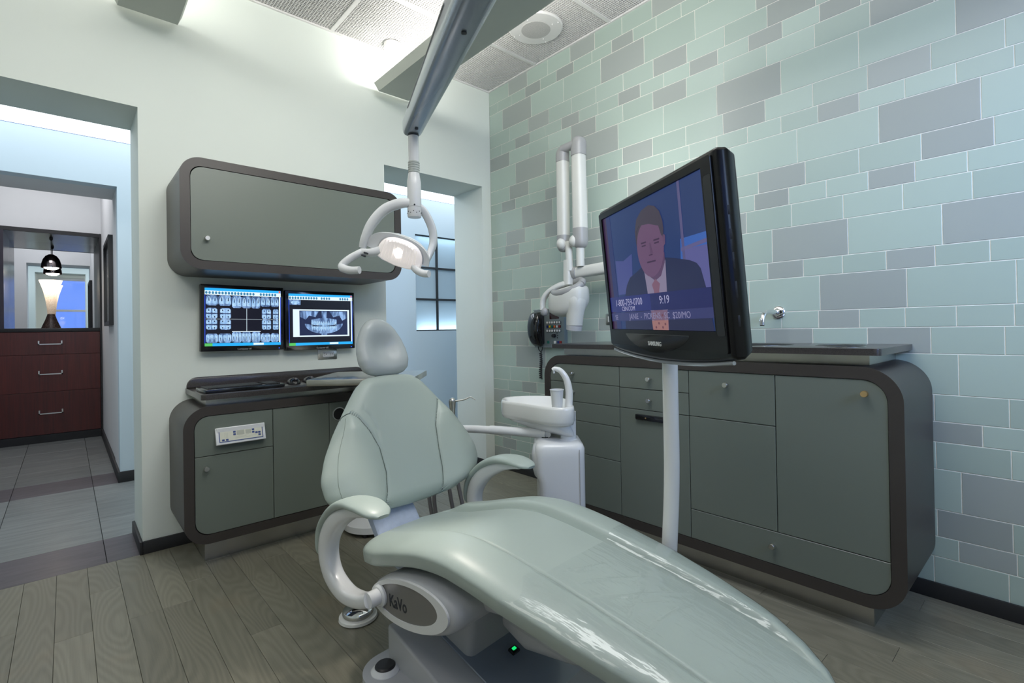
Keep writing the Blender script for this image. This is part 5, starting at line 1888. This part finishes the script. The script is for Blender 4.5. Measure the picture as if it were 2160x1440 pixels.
B().box(-0.10, -1.50, 1.25, 0.0, -1.36, 1.46, 0.02).done('wall_mount', lg, xr)
# fork and tube head
B().sweep([XW(0.915, 1.262, 0.187), XW(0.865, 1.250, 0.21), XW(0.805, 1.215, 0.235), XW(0.775, 1.170, 0.25), XW(0.772, 1.110, 0.255)], (-1, 0, 0), [0.018, 0.019, 0.020, 0.019, 0.018], [0.016, 0.015, 0.0135, 0.012, 0.011], 22, 6, 3).done('fork', lg, xr, smooth_ang=60)
B().ball(XW(0.785, 1.100, 0.252), 0.022, 0.024, 0.026).done('fork_joint', lg2, xr)
rings = []
for a_, z0, z1, hd_ in ((0.800, 1.135, 1.165, 0.012), (0.806, 1.105, 1.195, 0.040), (0.825, 1.082, 1.216, 0.060), (0.87, 1.068, 1.226, 0.072), (0.92, 1.066, 1.234, 0.076), (0.97, 1.078, 1.242, 0.074), (1.01, 1.10, 1.244, 0.066), (1.04, 1.13, 1.238, 0.050), (1.052, 1.165, 1.215, 0.020)):
    zc_, zh_ = (z0 + z1) / 2, (z1 - z0) / 2
    rings.append([XW(a_, zc_ + zh_ * math.copysign(abs(sin(2 * pi * i / 36)) ** 0.6, sin(2 * pi * i / 36)), 0.2 + hd_ * math.copysign(abs(cos(2 * pi * i / 36)) ** 0.6, cos(2 * pi * i / 36))) for i in range(36)])
th_ = B().loft(rings).done('tube_head', lg, xr, smooth_ang=60)
rp_ = []
for i in range(49):
    t_ = 2 * pi * i / 48
    rp_.append(XW(0.930 + 0.098 * cos(t_), 1.236 + 0.010 * cos(t_) - 0.036 * sin(t_), 0.205 + 0.052 * sin(t_)))
B().tube(rp_, 0.0215, 16, 1).done('ring_handle', lg2, th_, smooth_ang=70)
cone = B().sweep([XW(1.000, 1.20, 0.205), XW(0.997, 1.15, 0.212), XW(0.990, 1.09, 0.215), XW(0.984, 1.04, 0.215), XW(0.982, 1.018, 0.215)], (0, 1, 0), [0.046, 0.054, 0.050, 0.047, 0.0455], [0.050, 0.058, 0.048, 0.045, 0.044], 30, 5, 2.1).done('cone', lg, th_, smooth_ang=60)
B().sweep([XW(0.982, 1.0175, 0.215), XW(0.980, 1.004, 0.215), XW(0.978, 0.990, 0.215)], (0, 1, 0), [0.0465, 0.0455, 0.0445], [0.045, 0.044, 0.043], 30, 2, 2.0).done('cone_tip', M['lgrey'], th_, smooth_ang=50)

# ================================================================== WALL PHONE / INTERCOM
ph = thing('wall_intercom', 'wall intercom plate with coloured buttons and black handset on the tiles', 'telephone', (-0.02, -0.60, 0.876))
B().extr(rr(0.466, 0.878, 0.735, 1.126, 0.003, 2), fR, 0.0005, 0.028, 0.002, seg=1).done('plate', M['phone_box'], ph)
B().extr(rr(0.462, 1.121, 0.600, 1.1285, 0.001, 1), fR, 0.0005, 0.031).done('top_trim', M['steel'], ph)
B().extr(rr(0.610, 1.062, 0.690, 1.105, 0.002, 2), fR, 0.027, 0.0295).done('display', mat('dark_red_display', (0.03, 0.004, 0.006), 0.15, coat=0.4), ph)
cols_ = {'w': M['porc'], 'b': mat('blue_key', (0.01, 0.025, 0.20), 0.35), 'y': mat('yellow_key', (0.80, 0.55, 0.02), 0.35), 'g': mat('green_key', (0.01, 0.16, 0.12), 0.35), 'o': mat('orange_key', (0.70, 0.13, 0.02), 0.35), 'r': mat('red_key', (0.30, 0.015, 0.012), 0.35)}
for r, row in enumerate(('wwwwww', 'bygowr', 'wwwwww')):
    for i, c_ in enumerate(row):
        a, b = 0.590 + 0.0215 * i, 1.040 - 0.0265 * r
        o = B().extr(rr(a - 0.009, b - 0.0085, a + 0.009, b + 0.0085, 0.001, 1), fR, 0.027, 0.030).done('key_frame', M['blackm'], ph)
        B().extr(rr(a - 0.0068, b - 0.0068, a + 0.0062, b + 0.0068, 0.001, 1), fR, 0.029, 0.034, 0.001, seg=1).done('key', cols_[c_], o)
B().cyl(fR(0.650, 0.955, 0.027), fR(0.650, 0.955, 0.046), 0.013, 0.011).done('dial', M['blackm'], ph)
for i in range(5):
    an = radians(100 - 32 * i)
    B().cyl(fR(0.650 + 0.028 * cos(an), 0.955 + 0.028 * sin(an), 0.027), fR(0.650 + 0.028 * cos(an), 0.955 + 0.028 * sin(an), 0.0295), 0.0035, seg=10).done('dial_mark', M['blackm'], ph)
for a, c_ in ((0.596, 'g'), (0.655, 'w'), (0.685, 'b'), (0.703, 'r')):
    B().extr(rr(a - 0.008, 0.905, a + 0.008, 0.922, 0.002, 2), fR, 0.027, 0.034, 0.001, seg=1).done('lower_key', cols_[c_], ph)
k = B()
k.sweep([fR(0.520, 0.893, 0.045), fR(0.522, 0.915, 0.060), fR(0.522, 0.955, 0.080), fR(0.522, 1.0, 0.086), fR(0.522, 1.045, 0.082), fR(0.522, 1.085, 0.066), fR(0.522, 1.104, 0.048)], (0, 1, 0), [0.034, 0.043, 0.047, 0.049, 0.048, 0.044, 0.034], [0.012, 0.024, 0.026, 0.026, 0.026, 0.024, 0.012], 24, 6, 3)
k.done('handset', M['black'], ph, smooth_ang=60)
B().extr(rr(0.478, 0.90, 0.560, 1.10, 0.01, 4), fR, 0.026, 0.05, 0.004).done('cradle', M['blackm'], ph)
k = B()
pts = []
for i in range(150):
    s = i / 149
    z = 0.842 - 0.17 * s
    a = s * 2 * pi * 13
    env = 0.010 * (0.5 + 0.5 * abs(cos(s * 9)))
    pts.append(fR(0.525 + 0.004 * sin(s * 6) + env * cos(a), z, 0.032 + 0.009 * sin(a)))
k.tube([fR(0.515, 0.895, 0.045), fR(0.513, 0.865, 0.036)] + pts, 0.0030, 7, 1)
k.tube([fR(0.545, 0.882, 0.03), fR(0.541, 0.862, 0.034), fR(0.530, 0.845, 0.034), pts[-1] + Vector((0, 0, 0.16)), pts[-1]], 0.003, 7, 3)
k.done('coiled_cord', M['blackm'], ph, smooth_ang=70)

# ================================================================== TAPS
t = thing('wall_spout', 'chrome spout with round flange coming out of the tiled wall', 'tap', (0, -1.985, 1.054))
B().lathe((0, -1.985, 1.055), [(0.028, 0.0005), (0.028, 0.004), (0.022, 0.010), (0.014, 0.012)], (-1, 0, 0), 32).done('flange', M['chrome'], t)
B().tube([(-0.006, -1.985, 1.055), (-0.06, -1.983, 1.057), (-0.115, -1.981, 1.056), (-0.145, -1.980, 1.046), (-0.158, -1.979, 1.026), (-0.162, -1.979, 1.000)], 0.0105, 16, 5).done('spout', M['chrome'], t, smooth_ang=60)
B().cyl((-0.162, -1.979, 0.997), (-0.162, -1.979, 1.001), 0.0085).done('outlet', M['dark'], t)
t = thing('countertop_tap', 'small chrome curved tap on the stone worktop behind the television edge', 'tap', (-0.10, -1.865, 0.9205))
B().tube([(-0.10, -1.872, 0.9205), (-0.10, -1.872, 0.985), (-0.105, -1.868, 1.020), (-0.125, -1.858, 1.038), (-0.150, -1.848, 1.030), (-0.158, -1.845, 1.012)], 0.0115, 16, 5).done('spout', M['chrome'], t, smooth_ang=60)
B().lathe((-0.10, -1.872, 0.9206), [(0.020, 0), (0.020, 0.006), (0.013, 0.010)], (0, 0, 1), 24).done('foot', M['chrome'], t)

# ================================================================== INSTRUMENT TABLE
it = thing('instrument_table', 'stainless steel topped instrument table behind the chair backrest', 'table', (-1.225, -0.53, 0))
QA, QB, QC = Vector((-1.516, -0.461, 0)), Vector((-1.226, -0.118, 0)), Vector((-0.934, -0.520, 0))
qm = (QA + QC) / 2
e1 = (QB - QA).normalized()
e2 = Vector((-e1.y, e1.x, 0))
if (QC - QB).dot(e2) < 0:
    e2 = -e2
h1, h2 = (QB - QA).length / 2, (QC - QB).length / 2
qm = QA + e1 * h1 + e2 * h2
B().obox(qm + ZZ * 0.7645, e1, e2, ZZ, h1, h2, 0.0155, 0.003).done('steel_top', M['steel'], it)
B().cyl(qm + ZZ * 0.06, qm + ZZ * 0.752, 0.024).done('post', M['white'], it)
B().lathe(qm + ZZ * 0.02, [(0.15, 0), (0.15, 0.03), (0.05, 0.05), (0.026, 0.06)], (0, 0, 1), 36).done('base', M['white'], it)
for i in range(4):
    a = pi / 4 + i * pi / 2
    B().cyl(qm + Vector((0.13 * cos(a), 0.13 * sin(a), 0.0)), qm + Vector((0.13 * cos(a), 0.13 * sin(a), 0.021)), 0.012).done('glide', M['blackm'], it)
k = B()
hk = Vector((-0.975, -0.555, 0))
k.tube([hk + ZZ * 0.752, hk + ZZ * 0.735 + CAMR * 0.004, hk + ZZ * 0.715 + CAMR * 0.010], 0.0025, 8, 3)
k.ball(hk + ZZ * 0.706 + CAMR * 0.016, 0.013)
k.done('hook_knob', M['chrome'], it)

# ================================================================== CEILING FITTINGS
for n, (x0, x1, lab) in enumerate(((-0.932, -0.728, 'hung pale grey light trough over the middle of the room'), (-2.172, -1.950, 'hung pale grey light trough nearer the doorway at the top left'))):
    t = thing('light_trough', lab, 'light fixture', ((x0 + x1) / 2, -1.35, 2.45), 'light troughs hung from the ceiling')
    yN, yF, z0 = -0.085, -2.75, 2.45
    k = B()
    fl_ = 0.020
    z1 = z0 + 0.052
    o_ = [(x0, yF), (x1, yF), (x1, yN), (x0, yN)]
    a_ = [(x0 - fl_, yF - fl_), (x1 + fl_, yF - fl_), (x1 + fl_, yN + fl_), (x0 - fl_, yN + fl_)]
    t_ = 0.004
    i_ = [(x0 - fl_ + t_, yF - fl_ + t_), (x1 + fl_ - t_, yF - fl_ + t_), (x1 + fl_ - t_, yN + fl_ - t_), (x0 - fl_ + t_, yN + fl_ - t_)]
    b_ = [(x0 + t_, yF + t_), (x1 - t_, yF + t_), (x1 - t_, yN - t_), (x0 + t_, yN - t_)]
    k.loft([[Vector((a, b, z0 + t_)) for a, b in b_], [Vector((a, b, z1)) for a, b in i_], [Vector((a, b, z1)) for a, b in a_], [Vector((a, b, z0)) for a, b in o_]], cap=False)
    k.face(k.vs([Vector((a, b, z0)) for a, b in o_]))
    k.face(k.vs([Vector((a, b, z0 + t_)) for a, b in b_]))
    k.done('tray', M['trough'], t, smooth_ang=15)
    xm = (x0 + x1) / 2
    for yy in (-0.116, -1.4, -2.6):
        B().cyl((xm - 0.024, yy, z0 + 0.002), (xm - 0.024, yy, H - 0.03), 0.008).done('rod', M['grid'], t)
        B().lathe((xm - 0.024, yy, H - 0.034), [(0.046, 0), (0.049, 0.003), (0.049, 0.033)], (0, 0, 1), 32).done('canopy', M['grid'], t)
    B().cyl((xm, yN - 0.06, z0 + 0.03), (xm, yF + 0.06, z0 + 0.03), 0.013).done('tube', emat('lit_tube_%d' % n, (1, 0.98, 0.94), 2.5), t)
t = thing('ceiling_speaker', 'round white speaker grille set in the ceiling grid by the tiled wall', 'speaker', (-0.294, -0.794, H - 0.012))
B().lathe((-0.294, -0.794, H - 0.010), [(0.090, 0.0), (0.150, 0.003), (0.157, 0.010), (0.157, 0.018)], (0, 0, 1), 56).done('flange', M['grid'], t)
B().lathe((-0.294, -0.794, H - 0.0125), [(0.06, 0.0), (0.084, 0.001), (0.086, 0.004)], (0, 0, 1), 48).done('grille', mat('grey_mesh_grille', (0.52, 0.51, 0.50), 0.6, var=0.3, vscale=500), t)
for r_, n_ in ((0.140, 4), (0.105, 4)):
    for i in range(n_):
        a = radians(20) + 2 * pi * i / n_
        B().ball((-0.294 + r_ * cos(a), -0.794 + r_ * sin(a), H - 0.0095), 0.004, seg=10).done('screw', M['grid'], t)

# ================================================================== HALL: CREDENZA WITH MIRROR NICHE
cr = thing('credenza', 'red mahogany drawer unit with black frame and mirrored niche in the hall', 'cabinet', (-2.45, 3.95, 0))
xl, xr_, yf = -2.86, -2.086, 3.655
k = B()
fk = lambda x0, z0, x1, z1: k.box(x0, yf, z0, x1, 4.34, z1)
k.box(xr_ - 0.010, yf, 0.0, xr_ - 0.0005, 4.34, 2.03)
k.box(xr_ - 0.045 + 0.035, yf, 0.0, xr_, yf + 0.03, 2.03)
k.done('side_panel', M['blackm'], cr)
B().box(-2.096 + 0.0, yf - 0.01, 0, -2.081, yf + 0.02, 2.028).done('frame_stile', M['blackm'], cr)
B().box(xl, yf, 1.993, -2.096, yf + 0.03, 2.028).done('frame_rail', M['blackm'], cr)
B().box(xl, yf, 0.0, -2.096, yf + 0.03, 0.075).done('plinth', M['blackm'], cr)
B().box(xl, yf - 0.004, 1.050, -2.096, 4.30, 1.085, 0.002).done('counter', M['blackm'], cr)
B().box(xl, yf + 0.03, 1.994, -2.096, 4.30, 2.02).done('niche_ceiling', mat('dark_satin_metal', (0.10, 0.095, 0.095), 0.22, 0.9), cr)
B().box(-2.845, yf, 1.085, -2.775, 4.30, 1.993).done('niche_side', mat('dark_niche_side', (0.05, 0.045, 0.06), 0.25, 0.4), cr)
B().box(xl, 4.300, 1.05, -2.096, 4.308, 2.0).done('niche_mirror', M['mirror'], cr)
B().box(xl, 4.308, 0, -2.096, 4.34, 2.03).done('back_panel', M['blackm'], cr)
for (z0, z1) in ((0.835, 1.048), (0.481, 0.832), (0.078, 0.478)):
    o = B().box(-2.855, yf - 0.001, z0, -2.098, yf + 0.022, z1, 0.0015, 1).done('drawer', M['mahog'], cr)
    zh = {0.835: 0.940, 0.481: 0.656, 0.078: 0.284}[z0]
    k = B()
    k.tube([(-2.545, yf, zh + 0.020), (-2.545, yf - 0.028, zh + 0.020)], 0.005, 8, 1)
    k.tube([(-2.385, yf, zh + 0.020), (-2.385, yf - 0.028, zh + 0.020)], 0.005, 8, 1)
    k.box(-2.551, yf - 0.032, zh - 0.012, -2.541, yf - 0.024, zh + 0.026)
    k.box(-2.389, yf - 0.032, zh - 0.012, -2.379, yf - 0.024, zh + 0.026)
    k.box(-2.551, yf - 0.032, zh - 0.012, -2.379, yf - 0.024, zh - 0.002)
    k.done('handle', M['nickel'], o)
# pendant lamp in the niche
yp = 3.98
t = thing('pendant_lamp', 'small chrome dome pendant lamp hanging in the mirrored niche', 'lamp', (-2.457, yp, 1.69))
k = B()
k.lathe((-2.457, yp, 1.695), [(0.078, 0), (0.079, 0.004), (0.076, 0.04), (0.064, 0.085), (0.044, 0.118), (0.020, 0.135), (0.004, 0.138)], (0, 0, 1), 40, cap=False)
k.lathe((-2.457, yp, 1.695), [(0.076, 0.001), (0.073, 0.04), (0.061, 0.082), (0.041, 0.114), (0.003, 0.132)], (0, 0, 1), 40, cap=False)
k.done('shade', mat('dark_chrome', (0.35, 0.30, 0.30), 0.10, 1.0, var=0.01), t, smooth_ang=50)
B().cyl((-2.457, yp, 1.832), (-2.457, yp, 1.990), 0.003).done('cord', M['blackm'], t)
B().lathe((-2.457, yp, 1.968), [(0.004, 0), (0.014, 0.012), (0.014, 0.025)], (0, 0, 1), 20).done('canopy', M['blackm'], t)
B().lathe((-2.457, yp, 1.680), [(0.030, 0.000), (0.050, 0.008), (0.056, 0.020), (0.052, 0.034)], (0, 0, 1), 28).done('bulb', emat('warm_bulb', (1.0, 0.86, 0.70), 26.0), t)
pl = bpy.data.lights.new('pendant_glow', 'SPOT')
pl.energy = 13
pl.spot_size = radians(110)
pl.spot_blend = 0.5
pl.color = (1.0, 0.84, 0.66)
pl.shadow_soft_size = 0.04
po = bpy.data.objects.new('pendant_glow', pl)
COL.objects.link(po)
po.location = (-2.457, yp, 1.672)
# mosaic vase under it
t = thing('mosaic_vase', 'tall waisted mosaic vase, white above and dark below, on the niche counter', 'vase', (-2.463, yp, 1.085))


def build_mosaic(name, c0, c1, sc):
    m = bpy.data.materials.new(name)
    m.use_nodes = True
    nt = m.node_tree
    b = nt.nodes['Principled BSDF']
    tc = nt.nodes.new('ShaderNodeTexCoord')
    v = nt.nodes.new('ShaderNodeTexVoronoi')
    v.inputs['Scale'].default_value = sc
    rp = nt.nodes.new('ShaderNodeValToRGB')
    rp.color_ramp.elements[0].color = (*c0, 1)
    rp.color_ramp.elements[1].color = (*c1, 1)
    nt.links.new(tc.outputs['Object'], v.inputs['Vector'])
    nt.links.new(v.outputs['Color'], rp.inputs['Fac'])
    nt.links.new(rp.outputs[0], b.inputs['Base Color'])
    b.inputs['Roughness'].default_value = 0.2
    if c1[0] > 0.5:      # thin shell that lets lamp light through
        tl_ = nt.nodes.new('ShaderNodeBsdfTranslucent')
        nt.links.new(rp.outputs[0], tl_.inputs['Color'])
        mx_ = nt.nodes.new('ShaderNodeMixShader')
        mx_.inputs[0].default_value = 0.6
        nt.links.new(b.outputs[0], mx_.inputs[1])
        nt.links.new(tl_.outputs[0], mx_.inputs[2])
        nt.links.new(mx_.outputs[0], nt.nodes['Material Output'].inputs['Surface'])
    return m


B().lathe((-2.463, yp, 1.086), [(0.076, 0.0), (0.066, 0.03), (0.045, 0.085), (0.031, 0.13), (0.027, 0.145)], (0, 0, 1), 40).done('dark_foot', build_mosaic('dark_mosaic', (0.012, 0.006, 0.006), (0.10, 0.07, 0.06), 160), t, smooth_ang=50)
k = B()
k.lathe((-2.463, yp, 1.086), [(0.027, 0.145), (0.031, 0.20), (0.040, 0.28), (0.056, 0.37), (0.078, 0.45), (0.090, 0.484)], (0, 0, 1), 40, cap=False)
k.done('white_trumpet', build_mosaic('white_mosaic', (0.60, 0.52, 0.45), (0.88, 0.86, 0.82), 190), t, smooth_ang=50)
# framed picture on the hall side wall
t = thing('framed_picture', 'black framed picture hanging on the white hall side wall', 'picture', (-2.09, 2.3, 1.08))
fP = lambda a, b, d: Vector((-2.08 - d, a, b))
B().ring(rr(1.945, 1.085, 2.60, 1.762, 0.001, 1), rr(1.975, 1.115, 2.57, 1.732, 0.001, 1), fP, 0.001, 0.032).done('frame', M['blackm'], t, smooth_ang=20)
B().extr(rr(1.97, 1.11, 2.575, 1.737, 0.001, 1), fP, 0.004, 0.012).done('print_sheet', mat('pale_print', (0.62, 0.64, 0.66), 0.15, coat=0.6), t)
